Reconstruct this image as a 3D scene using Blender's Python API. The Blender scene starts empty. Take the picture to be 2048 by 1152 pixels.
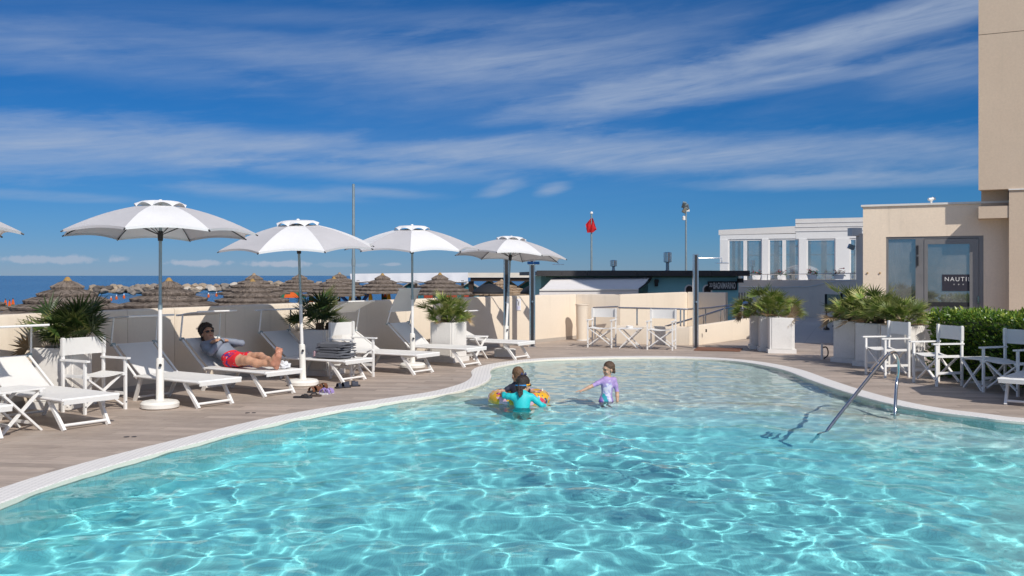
import bpy, bmesh, math, random
import numpy as np
from mathutils import Vector, Matrix, noise
R = math.radians
rnd = random.Random(7)
S = bpy.context.scene
COL = S.collection

# ------------------------------------------------------------------ camera
F = 1900.0                      # focal length in photograph pixels
EYE = 1.6
HOR = 551.0
cam = bpy.data.cameras.new('camera')
camo = bpy.data.objects.new('camera', cam)
COL.objects.link(camo)
camo.location = (0, 0, EYE)
camo.rotation_euler = (math.pi / 2, 0, 0)
cam.sensor_width = 36
cam.lens = 36 * F / 2048
cam.shift_y = -(576 - HOR) / 2048
cam.clip_end = 30000
S.camera = camo

def P(x, y, z=0.0):
    """point of the place at height z seen at photo pixel (x, y)"""
    d = (EYE - z) * F / (y - HOR)
    return Vector(((x - 1024) / F * d, d, z))

def D(x, y, d):
    """point at distance d seen at photo pixel (x, y)"""
    return Vector(((x - 1024) / F * d, d, EYE - (y - HOR) / F * d))

# ------------------------------------------------------------------ sun
SUN_EL = R(42)
SUN_H = Vector((.52, -.854, 0)).normalized()          # towards the sun, horizontally
sl = bpy.data.lights.new('sun', 'SUN')
sl.energy = 4.1
sl.angle = R(.53)
sl.color = (1, .95, .87)
sl.cycles.is_caustics_light = True
so = bpy.data.objects.new('sun', sl)
COL.objects.link(so)
TO_SUN = SUN_H * math.cos(SUN_EL) + Vector((0, 0, math.sin(SUN_EL)))
so.rotation_euler = (-TO_SUN).to_track_quat('-Z', 'Y').to_euler()
so.location = (10, -20, 30)

# ------------------------------------------------------------------ node helper
class X:
    """a socket that can be calculated with"""
    def __init__(s, nt, k): s.nt = nt; s.k = k
    def _m(s, op, *a, clamp=False):
        n = s.nt.nodes.new('ShaderNodeMath'); n.operation = op; n.use_clamp = clamp
        for i, v in enumerate((s,) + a):
            if isinstance(v, X): s.nt.links.new(v.k, n.inputs[i])
            else: n.inputs[i].default_value = v
        return X(s.nt, n.outputs[0])
    def __add__(s, o): return s._m('ADD', o)
    def __sub__(s, o): return s._m('SUBTRACT', o)
    def __mul__(s, o): return s._m('MULTIPLY', o)
    def __truediv__(s, o): return s._m('DIVIDE', o)
    def pow(s, o): return s._m('POWER', o)
    def max(s, o): return s._m('MAXIMUM', o)
    def min(s, o): return s._m('MINIMUM', o)
    def clamp(s): return s._m('ADD', 0.0, clamp=True)
    def ss(s, a, b, c=0.0, d=1.0):
        n = s.nt.nodes.new('ShaderNodeMapRange'); n.interpolation_type = 'SMOOTHSTEP'
        s.nt.links.new(s.k, n.inputs[0])
        for i, v in enumerate((a, b, c, d)): n.inputs[1 + i].default_value = v
        return X(s.nt, n.outputs[0])

def xyz(nt, vec):
    n = nt.nodes.new('ShaderNodeSeparateXYZ'); nt.links.new(vec, n.inputs[0])
    return [X(nt, n.outputs[i]) for i in range(3)]

def cxyz(nt, a, b, c):
    n = nt.nodes.new('ShaderNodeCombineXYZ')
    for i, v in enumerate((a, b, c)):
        if isinstance(v, X): nt.links.new(v.k, n.inputs[i])
        else: n.inputs[i].default_value = v
    return n.outputs[0]

def tnoise(nt, vec, scale, detail=3, rough=.55, dist=0.0):
    n = nt.nodes.new('ShaderNodeTexNoise')
    nt.links.new(vec, n.inputs['Vector'])
    n.inputs['Scale'].default_value = scale; n.inputs['Detail'].default_value = detail
    n.inputs['Roughness'].default_value = rough; n.inputs['Distortion'].default_value = dist
    return X(nt, n.outputs[0])

def cmix(nt, fac, a, b, mode='MIX'):
    n = nt.nodes.new('ShaderNodeMix'); n.data_type = 'RGBA'; n.blend_type = mode
    for s, v in ((n.inputs[0], fac), (n.inputs[6], a), (n.inputs[7], b)):
        if isinstance(v, X): nt.links.new(v.k, s)
        elif hasattr(v, 'is_output'): nt.links.new(v, s)
        elif isinstance(v, (int, float)): s.default_value = v
        else: s.default_value = (*v, 1)
    return n.outputs[2]

# ------------------------------------------------------------------ world: clear sky with bands of thin cloud
W = bpy.data.worlds.new('World'); S.world = W; W.use_nodes = True
nt = W.node_tree
bg = nt.nodes['Background']
sky = nt.nodes.new('ShaderNodeTexSky'); sky.sky_type = 'NISHITA'; sky.sun_disc = False
sky.sun_elevation = SUN_EL; sky.sun_rotation = math.atan2(SUN_H.x, SUN_H.y)
sky.altitude = 0; sky.air_density = 1.0; sky.dust_density = 0.0; sky.ozone_density = 8.0
tc = nt.nodes.new('ShaderNodeTexCoord')
dx, dy, dz = xyz(nt, tc.outputs['Generated'])
az = dx._m('ARCTAN2', dy)
el = dz._m('ARCSINE')
# a polarising filter on the lens deepens the blue: red falls off faster than green and blue
sr_, sg_, sb_ = xyz(nt, sky.outputs[0])
skyc = cxyz(nt, sr_.max(0.0).pow(1.65) * .072, sg_ * .41, sb_ * .67)
tilt = dz - dx * .10
streak = tnoise(nt, cxyz(nt, dx * 2.2, dy * 2.2, tilt * 15), 1.9, 6, .62, .25)
wisp = tnoise(nt, cxyz(nt, dx * 5, dy * 5, tilt * 26), 2.6, 5, .6, .4)
fib = tnoise(nt, cxyz(nt, dx * 3.2, dy * 3.2, (dz - dx * .13) * 34), 2.1, 8, .66, .55)
edge = (streak - .5) * 1.5 + (wisp - .5) * .9 + (fib - .5) * .5 + .0
tex = ((fib - .5) * 2.3 + (wisp - .5) * .9 + .92).max(.22).min(1.4)
BANKS = [  # x, y, half width, half height, slope, strength: where the sheets of cloud hang
    (40, 290, 560, 62, -.02, .56), (560, 290, 520, 38, .02, .46), (1350, 312, 860, 52, .02, .58), (760, 343, 440, 26, .03, .42), (930, 295, 360, 30, -.10, .34),
    (1560, 118, 640, 56, -.21, .44), (1230, 196, 380, 40, -.15, .40), (1560, 168, 460, 22, -.10, .38), (640, 112, 900, 50, .02, .30), (1850, 24, 460, 34, -.16, .44),
    (1700, 362, 440, 20, .0, .44), (1900, 140, 210, 56, -.1, .34), (1060, 125, 520, 92, -.14, .36), (700, 36, 700, 26, -.04, .12),
    (100, 108, 460, 46, .06, .26), (560, 388, 220, 18, .04, .38), (760, 385, 160, 14, .05, .36), (90, 392, 220, 11, .02, .28),
    (1000, 380, 60, 22, -.25, .44), (1106, 379, 50, 20, -.2, .46)]
dens = None
for px, py, hw, hh, sl_, st in BANKS:
    a0 = math.atan((px - 1024) / F); e0 = math.atan((HOR - py) / F * math.cos(a0))
    u = (az - a0) / (hw / F); v = (el - (az - a0) * (-sl_) - e0) / (hh / F * 1.0)
    r = (u * u + v * v).pow(.5) + edge
    b = r.ss(1.12, .12) * st * tex
    dens = b if dens is None else dens + b - dens * b
# cloud over the rest of the sky, denser out of view for fill light
away = dy.ss(.80, .60)
dens = dens + streak.ss(.40, .66) * el.ss(.02, .18) * (away * .62 + .07) * tex
# small cumulus heaps low over the sea
heap = None
puff = tnoise(nt, cxyz(nt, dx, dy, dz * 1.2), 46, 4, .6)
for px, py, hw, hh, st in [(95, 519, 130, 9, .34), (395, 526, 60, 7, .40), (560, 528, 55, 8, .42), (690, 530, 60, 5, .15), (785, 529, 25, 4, .3)]:
    a0 = math.atan((px - 1024) / F); e0 = math.atan((HOR - py) / F * math.cos(a0))
    u = (az - a0) / (hw / F); v = (el - e0) / (hh / F)
    r = (u * u + v * v).pow(.5) + (puff - .5) * 2.6
    b = r.ss(1.1, .5) * st
    heap = b if heap is None else heap.max(b)
# unseen clouds on the sun's side brightened, added as fill for the shade
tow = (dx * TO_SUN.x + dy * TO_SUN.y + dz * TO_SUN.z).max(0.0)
fill_glow = tow.pow(3.0) * 4.2 + 1.0
c1 = cmix(nt, dens.clamp(), skyc, cxyz(nt, fill_glow * 4.0, fill_glow * 4.8 - (fill_glow - 1.0) * .5, fill_glow * 6.2 - (fill_glow - 1.0) * 1.6))
c2 = cmix(nt, heap, c1, (6.2, 6.0, 6.6))
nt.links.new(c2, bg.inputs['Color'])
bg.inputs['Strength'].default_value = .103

# ------------------------------------------------------------------ picture settings
S.view_settings.view_transform = 'Standard'
S.view_settings.look = 'None'
S.view_settings.exposure = -0.05
S.view_settings.gamma = 1
S.view_settings.use_curve_mapping = False
S.cycles.use_denoising = True
S.cycles.max_bounces = 10
S.cycles.transparent_max_bounces = 16
S.cycles.transmission_bounces = 8
S.cycles.caustics_refractive = True
S.cycles.caustics_reflective = False
S.cycles.sample_clamp_indirect = 6

# ------------------------------------------------------------------ mesh helper
class MB:
    def __init__(s): s.v = []; s.f = []; s.m = []; s.cur = 0; s.tone = None
    def add(s, vs, fs):
        o = len(s.v); s.v += [tuple(p) for p in vs]
        s.f += [tuple(i + o for i in f) for f in fs]; s.m += [s.cur] * len(fs)
        return s
    def box(s, c, d, M=None):
        hx, hy, hz = d[0] / 2, d[1] / 2, d[2] / 2
        vs = [Vector((x, y, z)) for z in (-hz, hz) for y in (-hy, hy) for x in (-hx, hx)]
        if M is not None: vs = [M @ p for p in vs]
        c = Vector(c)
        return s.add([p + c for p in vs], [(0, 2, 3, 1), (4, 5, 7, 6), (0, 1, 5, 4), (2, 6, 7, 3), (0, 4, 6, 2), (1, 3, 7, 5)])
    def bar(s, p, q, w, h, up=(0, 0, 1)):
        p, q = Vector(p), Vector(q); t = (q - p).normalized(); up = Vector(up)
        if abs(t.dot(up)) > .98: up = Vector((1, 0, 0))
        a = t.cross(up).normalized(); b = a.cross(t)
        vs = []
        for e in (p, q):
            for i, j in ((-1, -1), (1, -1), (1, 1), (-1, 1)): vs.append(e + a * (i * w / 2) + b * (j * h / 2))
        return s.add(vs, [(3, 2, 1, 0), (4, 5, 6, 7), (0, 1, 5, 4), (1, 2, 6, 5), (2, 3, 7, 6), (3, 0, 4, 7)])
    def tube(s, pts, r, n=8, caps=True):
        pts = [Vector(p) for p in pts]; k = len(pts)
        rs = r if isinstance(r, (list, tuple)) else [r] * k
        vs = []; ref = None
        for i, p in enumerate(pts):
            t = (pts[min(i + 1, k - 1)] - pts[max(i - 1, 0)]).normalized()
            if ref is None: ref = Vector((0, 0, 1)) if abs(t.z) < .9 else Vector((1, 0, 0))
            a = t.cross(ref).normalized(); b = a.cross(t).normalized(); ref = b
            vs += [p + (a * math.cos(2 * math.pi * j / n) + b * math.sin(2 * math.pi * j / n)) * rs[i] for j in range(n)]
        fs = [(i * n + j, i * n + (j + 1) % n, (i + 1) * n + (j + 1) % n, (i + 1) * n + j) for i in range(k - 1) for j in range(n)]
        fs = [f[::-1] for f in fs]
        if caps: fs += [tuple(range(n)), tuple(range((k - 1) * n, k * n))[::-1]]
        return s.add(vs, fs)
    def lathe(s, prof, n=24, c=(0, 0, 0), jit=None):
        k = len(prof); c = Vector(c)
        vs = []
        for i, (r, z) in enumerate(prof):
            for j in range(n):
                a = 2 * math.pi * j / n; e = jit(i, j) if jit else (0, 0)
                vs.append(c + Vector(((r + e[0]) * math.cos(a), (r + e[0]) * math.sin(a), z + e[1])))
        fs = [(i * n + j, i * n + (j + 1) % n, (i + 1) * n + (j + 1) % n, (i + 1) * n + j) for i in range(k - 1) for j in range(n)]
        if prof[0][0] > 1e-5: fs.append(tuple(range(n))[::-1])
        if prof[-1][0] > 1e-5: fs.append(tuple(range((k - 1) * n, k * n)))
        return s.add(vs, fs)
    def prism(s, poly, z0, z1):
        n = len(poly)
        if sum(poly[i][0] * poly[(i + 1) % n][1] - poly[(i + 1) % n][0] * poly[i][1] for i in range(n)) < 0: poly = poly[::-1]
        vs = [(x, y, z0) for x, y in poly] + [(x, y, z1) for x, y in poly]
        return s.add(vs, [tuple(range(n))[::-1], tuple(range(n, 2 * n))] + [(i, (i + 1) % n, n + (i + 1) % n, n + i) for i in range(n)])
    def grid(s, nu, nv, fn):
        vs = [fn(i / nu, j / nv) for j in range(nv + 1) for i in range(nu + 1)]
        return s.add(vs, [(j * (nu + 1) + i, j * (nu + 1) + i + 1, (j + 1) * (nu + 1) + i + 1, (j + 1) * (nu + 1) + i) for j in range(nv) for i in range(nu)])
    def slab(s, nu, nv, fn, t):
        """a sheet fn(u, v) with thickness t (downwards along -z)"""
        o = len(s.v); g = (nu + 1) * (nv + 1)
        top = [Vector(fn(i / nu, j / nv)) for j in range(nv + 1) for i in range(nu + 1)]
        ix = lambda i, j: j * (nu + 1) + i
        fs = [(ix(i, j), ix(i + 1, j), ix(i + 1, j + 1), ix(i, j + 1)) for j in range(nv) for i in range(nu)]
        fs += [tuple(g + k for k in f[::-1]) for f in fs]
        rim = [ix(i, 0) for i in range(nu)] + [ix(nu, j) for j in range(nv)] + [ix(i, nv) for i in range(nu, 0, -1)] + [ix(0, j) for j in range(nv, 0, -1)]
        fs += [(rim[k], rim[k - 1], g + rim[k - 1], g + rim[k]) for k in range(len(rim))]
        nrm = t if isinstance(t, Vector) else Vector((0, 0, -t))
        return s.add(top + [p + nrm for p in top], fs)
    def mesh(s, name, mats, smooth=0, tones=None):
        me = bpy.data.meshes.new(name)
        me.from_pydata(s.v, [], s.f)
        for m in (mats if isinstance(mats, (list, tuple)) else [mats]): me.materials.append(m)
        me.polygons.foreach_set('material_index', s.m)
        if smooth:
            me.polygons.foreach_set('use_smooth', [True] * len(s.f))
            me.set_sharp_from_angle(angle=R(smooth))
        if tones is not None:
            at = me.attributes.new('tone', 'FLOAT', 'FACE'); at.data.foreach_set('value', tones)
        me.update()
        return me
    def build(s, name, mats, parent=None, smooth=0, loc=None, tones=None, **props):
        return link(name, s.mesh(name, mats, smooth, tones), parent, loc, **props)

def link(name, me, parent=None, loc=None, **props):
    o = bpy.data.objects.new(name, me); COL.objects.link(o)
    if parent is not None: o.parent = parent
    if loc is not None: o.location = loc
    for k, v in props.items(): o[k] = v
    return o

def tag(o, label, cat, group=None):
    o['label'] = label; o['category'] = cat
    if group: o['group'] = group
    return o

def thing(name, label, cat, loc=(0, 0, 0), rz=0.0, group=None, rot=None):
    o = bpy.data.objects.new(name, None); COL.objects.link(o)
    o.location = loc; o.rotation_euler = rot if rot else (0, 0, rz)
    o.empty_display_size = .1
    return tag(o, label, cat, group)

def copy_tree(o, parent=None):
    c = o.copy(); COL.objects.link(c)
    if parent is not None: c.parent = parent
    for ch in list(o.children): copy_tree(ch, c)
    return c

def dup(o, label, loc, rz=0.0, group=None, scale=None):
    c = copy_tree(o); c.location = loc; c.rotation_euler = (0, 0, rz); c['label'] = label
    if group: c['group'] = group
    if scale: c.scale = (scale,) * 3
    return c

# ------------------------------------------------------------------ materials
def mat(name, col, rough=.6, metal=0.0, var=.08, vs=2.0, fine=.05, fs=60, bump=0.0, bs=120, spec=.5, dirt=0.0, dirtcol=(.2, .17, .13), stretch=None, extra=None, world=False, tone=0.0, trans=0.0):
    m = bpy.data.materials.new(name); m.use_nodes = True
    nt = m.node_tree; b = nt.nodes['Principled BSDF']
    tc = nt.nodes.new('ShaderNodeTexCoord')
    if world:
        g = nt.nodes.new('ShaderNodeNewGeometry'); vec = g.outputs['Position']
    else:
        oi = nt.nodes.new('ShaderNodeObjectInfo')
        ad = nt.nodes.new('ShaderNodeVectorMath'); ad.operation = 'ADD'
        ml = nt.nodes.new('ShaderNodeMath'); ml.operation = 'MULTIPLY'; ml.inputs[1].default_value = 37.0
        nt.links.new(oi.outputs['Random'], ml.inputs[0])
        nt.links.new(tc.outputs['Object'], ad.inputs[0]); nt.links.new(ml.outputs[0], ad.inputs[1])
        vec = ad.outputs[0]
    if stretch:
        mp = nt.nodes.new('ShaderNodeMapping'); nt.links.new(vec, mp.inputs[0])
        mp.inputs['Scale'].default_value = stretch[:3]
        if len(stretch) > 3: mp.inputs['Rotation'].default_value = (0, 0, stretch[3])
        vec = mp.outputs[0]
    n1 = tnoise(nt, vec, vs, 4, .6); n2 = tnoise(nt, vec, fs, 3, .6)
    k = (n1 - .5) * (2 * var * 1.8) + (n2 - .5) * (2 * fine * 1.8) + 1.0
    if tone:
        at = nt.nodes.new('ShaderNodeAttribute'); at.attribute_name = 'tone'
        k = k * (X(nt, at.outputs['Fac']) * tone + (1 - tone / 2))
    c = cmix(nt, 1.0, (*col,), cxyz(nt, k, k, k), 'MULTIPLY')
    if dirt:
        dn = tnoise(nt, vec, vs * 1.7 + .3, 6, .68)
        c = cmix(nt, dn.ss(.52, .78) * dirt, c, dirtcol)
    if extra: c = extra(nt, vec, c, b)
    nt.links.new(c, b.inputs['Base Color'])
    rr = (n1 - .5) * .25 + rough
    nt.links.new(rr.k, b.inputs['Roughness'])
    b.inputs['Metallic'].default_value = metal
    b.inputs['Specular IOR Level'].default_value = spec
    if bump:
        bn = nt.nodes.new('ShaderNodeBump'); bn.inputs['Strength'].default_value = bump; bn.inputs['Distance'].default_value = .01
        nt.links.new(tnoise(nt, vec, bs, 4, .6).k, bn.inputs['Height']); nt.links.new(bn.outputs[0], b.inputs['Normal'])
    if trans:
        t = nt.nodes.new('ShaderNodeBsdfTranslucent'); nt.links.new(c, t.inputs[0])
        mx = nt.nodes.new('ShaderNodeMixShader'); mx.inputs[0].default_value = trans
        nt.links.new(b.outputs[0], mx.inputs[1]); nt.links.new(t.outputs[0], mx.inputs[2])
        nt.links.new(mx.outputs[0], nt.nodes['Material Output'].inputs['Surface'])
    return m

MAT = {}
def streaks(nt, vec, c, b):
    mp = nt.nodes.new('ShaderNodeMapping'); nt.links.new(vec, mp.inputs[0]); mp.inputs['Scale'].default_value = (3.2, 3.2, .22)
    s_ = tnoise(nt, mp.outputs[0], 1.6, 5, .65); bl = tnoise(nt, vec, .55, 5, .6)
    c = cmix(nt, s_.ss(.54, .74) * .22, c, (.46, .38, .29))
    return cmix(nt, bl.ss(.5, .62) * .10, c, (.60, .50, .40))
MAT['plaster'] = mat('cream_plaster', (.75, .645, .52), .85, var=.03, vs=.8, fine=.03, fs=30, bump=.12, bs=60, spec=.2, dirt=.12, dirtcol=(.5, .42, .33), world=True, extra=streaks)
MAT['facade'] = mat('beige_render', (.86, .71, .55), .9, var=.05, vs=.6, fine=.05, fs=25, bump=.2, bs=45, spec=.15, dirt=.2, dirtcol=(.52, .41, .30), world=True, extra=streaks)
MAT['tower'] = mat('weathered_beige_render', (.58, .46, .35), .9, var=.06, vs=.5, fine=.06, fs=25, bump=.2, bs=45, spec=.15, dirt=.3, dirtcol=(.45, .36, .27), world=True, extra=streaks)
MAT['white'] = mat('white_paint', (.82, .80, .77), .42, var=.03, fine=.03, dirt=.15, dirtcol=(.55, .5, .44), vs=6)
MAT['fabric'] = mat('white_mesh_fabric', (.80, .78, .75), .8, var=.03, fine=.05, fs=300, vs=4, bump=.25, bs=500, spec=.2, trans=.12)
MAT['canopy'] = mat('white_canopy_cloth', (.80, .79, .79), .8, var=.03, fine=.02, vs=3, bump=.1, bs=300, spec=.15, trans=.16)
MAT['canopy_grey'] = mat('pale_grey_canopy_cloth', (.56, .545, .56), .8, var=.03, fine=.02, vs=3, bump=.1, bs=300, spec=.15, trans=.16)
MAT['plastic'] = mat('white_plastic', (.80, .77, .71), .5, var=.04, dirt=.3, dirtcol=(.55, .48, .38), vs=5)
MAT['galv'] = mat('grey_painted_steel', (.33, .40, .42), .38, metal=.5, var=.08, vs=5)
MAT['steel'] = mat('polished_steel', (.60, .60, .61), .16, metal=1, var=.05, vs=4, fine=.03)
MAT['darkmetal'] = mat('dark_metal', (.035, .035, .038), .45, metal=.3)
MAT['concrete'] = mat('white_planter_concrete', (.76, .73, .69), .7, var=.05, vs=3, fine=.05, fs=40, bump=.1, bs=60, spec=.25, dirt=.35, dirtcol=(.5, .46, .4))
MAT['soil'] = mat('dark_soil', (.035, .025, .018), .95, var=.3, vs=20, bump=.6, bs=60)
MAT['black'] = mat('matt_black', (.02, .02, .021), .6)
MAT['brown'] = mat('dark_brown_wood', (.045, .03, .022), .7, var=.2)
# ================================================================== THE SETTING
def structure(mb, name, m, smooth=0, **k):
    return mb.build(name, m, smooth=smooth, kind='structure', **k)

def catmull(pts, n, closed=True):
    out = []; k = len(pts)
    for i in range(k if closed else k - 1):
        p = [Vector(pts[(i + j - 1) % k] if closed else pts[min(max(i + j - 1, 0), k - 1)]) for j in range(4)]
        for s in range(n):
            t = s / n
            out.append(.5 * ((2 * p[1]) + (p[2] - p[0]) * t + (2 * p[0] - 5 * p[1] + 4 * p[2] - p[3]) * t * t + (3 * p[1] - p[0] - 3 * p[2] + p[3]) * t ** 3))
    if not closed: out.append(Vector(pts[-1]))
    return out

WATER = -.022
EDGEPX = [(0, 1015), (200, 945), (400, 890), (600, 840), (800, 806), (900, 790), (962, 772), (982, 757), (980, 745), (996, 736), (1046, 727), (1120, 721), (1250, 718), (1380, 719),
          (1480, 726), (1560, 741), (1620, 763), (1680, 784), (1760, 807), (1850, 825), (1950, 838), (2048, 849)]
ring = [P(x, y, -.02).to_2d() for x, y in EDGEPX]
ring += [Vector(p) for p in ((7.2, 9.35), (8.5, 7.6), (8.4, 5.2), (6.5, 3.3), (3, 2.5), (-.5, 2.5), (-2.8, 3.1), (-3.7, 4.7))]
POOL = catmull(ring, 8)                       # clockwise, water edge
def offset(poly, d):
    n = len(poly); out = []
    for i in range(n):
        t = (poly[(i + 1) % n] - poly[i - 1]).normalized()
        out.append(poly[i] + Vector((-t.y, t.x)) * d)
    return out
COPE_W = .31
COPE_OUT = offset(POOL, COPE_W)
COPE_MID = offset(POOL, COPE_W * .6)

def inside(poly, x, y):
    c = False; n = len(poly); j = n - 1
    for i in range(n):
        a, b = poly[i], poly[j]
        if (a[1] > y) != (b[1] > y) and x < (b[0] - a[0]) * (y - a[1]) / (b[1] - a[1]) + a[0]: c = not c
        j = i
    return c

# --- boundary wall line (inner face at its foot)
WALL = [Vector(p) for p in ((-9.8, 4.6), (-8.0, 7.4), (-6.95, 9.4), (-6.2, 11.0), (-5.72, 12.1), (-5.28, 13.05), (-4.9, 13.8), (-4.42, 14.65), (-3.75, 15.95), (-3.0, 17.25), (-2.1, 18.8), (-1.06, 20.35), (.42, 22.4), (1.63, 24.15))]
CORNER_B = Vector((2.68, 23.55)); CORNER_C = Vector((5.0, 27.1)); CORNER_D = Vector((5.95, 26.45))
WALLH = 1.13

DECK = [Vector(p) for p in ((-9.8, 4.6), (-9.8, -4), (14, -4), (14, 21.2), (11, 22.6), (6.4, 22.6), (5.95, 23.95), (4.35, 21.95), (2.7, 23.4))] + [w + Vector((-.08, .05)) for w in WALL[::-1][:-1]]

def wood(nt, vec, c, b):
    mp = nt.nodes.new('ShaderNodeMapping'); nt.links.new(vec, mp.inputs[0])
    mp.inputs['Rotation'].default_value = (0, 0, R(7)); mp.inputs['Scale'].default_value = (1.6, 26, 1)
    g = tnoise(nt, mp.outputs[0], 2.2, 6, .68, .5)
    mp2 = nt.nodes.new('ShaderNodeMapping'); nt.links.new(vec, mp2.inputs[0])
    mp2.inputs['Rotation'].default_value = (0, 0, R(7)); mp2.inputs['Scale'].default_value = (5, 110, 1)
    g2 = tnoise(nt, mp2.outputs[0], 2.0, 3, .6, .3)
    k = (g - .5) * 1.25 + (g2 - .5) * .45 + 1.0
    c = cmix(nt, 1.0, c, cxyz(nt, k, k, k), 'MULTIPLY')
    st = tnoise(nt, vec, .9, 6, .7)
    return cmix(nt, st.ss(.52, .72) * .45, c, (.47, .41, .36))
MAT['plank'] = mat('grey_wood_look_plank', (.39, .315, .262), .6, var=.10, vs=.7, fine=.06, fs=8, bump=.12, bs=40, spec=.3, world=True, tone=.32, extra=wood)
MAT['joint'] = mat('dark_joint', (.10, .085, .075), .9, world=True)

# deck planks: rotated strips, cut at the pool and at the walls
PA = R(-7); ux, uy = Vector((math.cos(PA), math.sin(PA))), Vector((-math.sin(PA), math.cos(PA)))
PW, PL = .165, 1.65
def rot2(p): return Vector((p.dot(ux), p.dot(uy)))
dk = [rot2(p) for p in DECK]; hole = [rot2(p) for p in COPE_MID]
def spans(v):
    xs = []
    for poly in (dk, hole):
        n = len(poly)
        for i in range(n):
            a, b = poly[i], poly[(i + 1) % n]
            if (a.y > v) != (b.y > v): xs.append(a.x + (b.x - a.x) * (v - a.y) / (b.y - a.y))
    xs.sort()
    return [(xs[i], xs[i + 1]) for i in range(0, len(xs) - 1, 2)]
def strip(v0, v1):
    """matching spans on both long edges of a strip"""
    m = spans((v0 + v1) / 2); a = spans(v0); b = spans(v1); out = []
    for s, e in m:
        ca = min(a, key=lambda q: abs(q[0] - s) + abs(q[1] - e)) if a else (s, e)
        cb = min(b, key=lambda q: abs(q[0] - s) + abs(q[1] - e)) if b else (s, e)
        ok = lambda q: abs(q[0] - s) < .9 and abs(q[1] - e) < .9
        if not ok(ca): ca = (s, e)
        if not ok(cb): cb = (s, e)
        out.append((ca, cb))
    return out
base = MB(); planks = []
v = -5.0
row = 0
while v < 28:
    v0, v1 = v, v + PW
    for (a0, a1), (b0, b1) in strip(v0, v1):
        W3 = lambda x, y, z: (*(ux * x + uy * y), z)
        base.add([W3(a0, v0, -.016), W3(a1, v0, -.016), W3(b1, v1, -.016), W3(b0, v1, -.016)], [(0, 1, 2, 3)])
        off = (row * .61) % 1 * PL
        lo, hi = min(a0, b0), max(a1, b1)
        cuts = [lo] + [c for c in (k * PL + off for k in range(-12, 14)) if lo + .02 < c < hi - .02] + [hi]
        for i in range(len(cuts) - 1):
            x0, x1 = cuts[i], cuts[i + 1]; g = .0022
            A0 = a0 if i == 0 else x0 + g; A1 = a1 if i == len(cuts) - 2 else x1 - g
            B0 = b0 if i == 0 else x0 + g; B1 = b1 if i == len(cuts) - 2 else x1 - g
            A0, B0 = max(A0, a0), max(B0, b0); A1, B1 = min(A1, a1), min(B1, b1)
            if A1 - A0 < .03 and B1 - B0 < .03: continue
            dzp = rnd.uniform(-.0007, .0007)
            pts = [(A0, v0 + g), (max(A1, A0 + .01), v0 + g), (max(B1, B0 + .01), v1 - g), (B0, v1 - g)]
            planks.append([W3(x, y, dzp) for x, y in pts])
    v = v1; row += 1
deck = structure(base, 'deck', MAT['joint'])
def plank_mb(mb, q):
    top = [Vector(p) for p in q]; lowr = [Vector((p.x, p.y, -.016)) for p in top]
    mb.add(top + lowr, [(0, 1, 2, 3), (0, 4, 5, 1), (1, 5, 6, 2), (2, 6, 7, 3), (3, 7, 4, 0)])
def seen(q):
    c = sum((Vector(p) for p in q), Vector()) / 4
    if c.y < 4.5 or abs(c.x / c.y) > .56: return -c.y - 100
    return -c.length
planks.sort(key=seen, reverse=True)
for q in planks[:300]:
    mb = MB(); plank_mb(mb, q); mb.build('plank', MAT['plank'], deck, tones=[rnd.random()] * len(mb.f))
rest = MB(); tn = []
for q in planks[300:]:
    n0 = len(rest.f); plank_mb(rest, q); tn += [rnd.random()] * (len(rest.f) - n0)
rest.build('planking', MAT['plank'], deck, tones=tn, kind='stuff')

# --- pool: coping, walls, floor, water
def tilegrid(size, dark, wid=.10):
    def f(nt, vec, c, b):
        px, py, pz = xyz(nt, vec)
        def ln(q):
            fr = (q * (1 / size))._m('FRACT'); return fr.min(fr * -1.0 + 1.0).ss(wid * .6, wid * 1.4)
        return cmix(nt, ln(px) * ln(py), cmix(nt, 1.0, c, (dark,) * 3, 'MULTIPLY'), c)
    return f
MAT['coping'] = mat('white_grip_tile', (.80, .765, .73), .55, var=.03, vs=1.5, fine=.03, bump=.1, bs=150, world=True, dirt=.12, dirtcol=(.6, .55, .48), extra=tilegrid(.05, .80))
MAT['lip'] = mat('sand_waterline_tile', (.78, .73, .62), .5, world=True, var=.05)
n = len(POOL)
mb = MB()
prof = [(0, -.075, 0), (0, .006, 1), (.012, .012, 0), (COPE_W - .012, .012, 0), (COPE_W, .006, 0), (COPE_W, -.03, 0)]
rings_ = [offset(POOL, p[0]) if p[0] else POOL for p in prof]
for k in range(len(prof) - 1):
    mb.cur = 1 if k == 0 else 0
    vs = [(*rings_[k][i], prof[k][1]) for i in range(n)] + [(*rings_[k + 1][i], prof[k + 1][1]) for i in range(n)]
    mb.add(vs, [(i, n + i, n + (i + 1) % n, (i + 1) % n)[::-1] for i in range(n)])
coping = structure(mb, 'pool_coping', [MAT['coping'], MAT['lip']])

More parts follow.
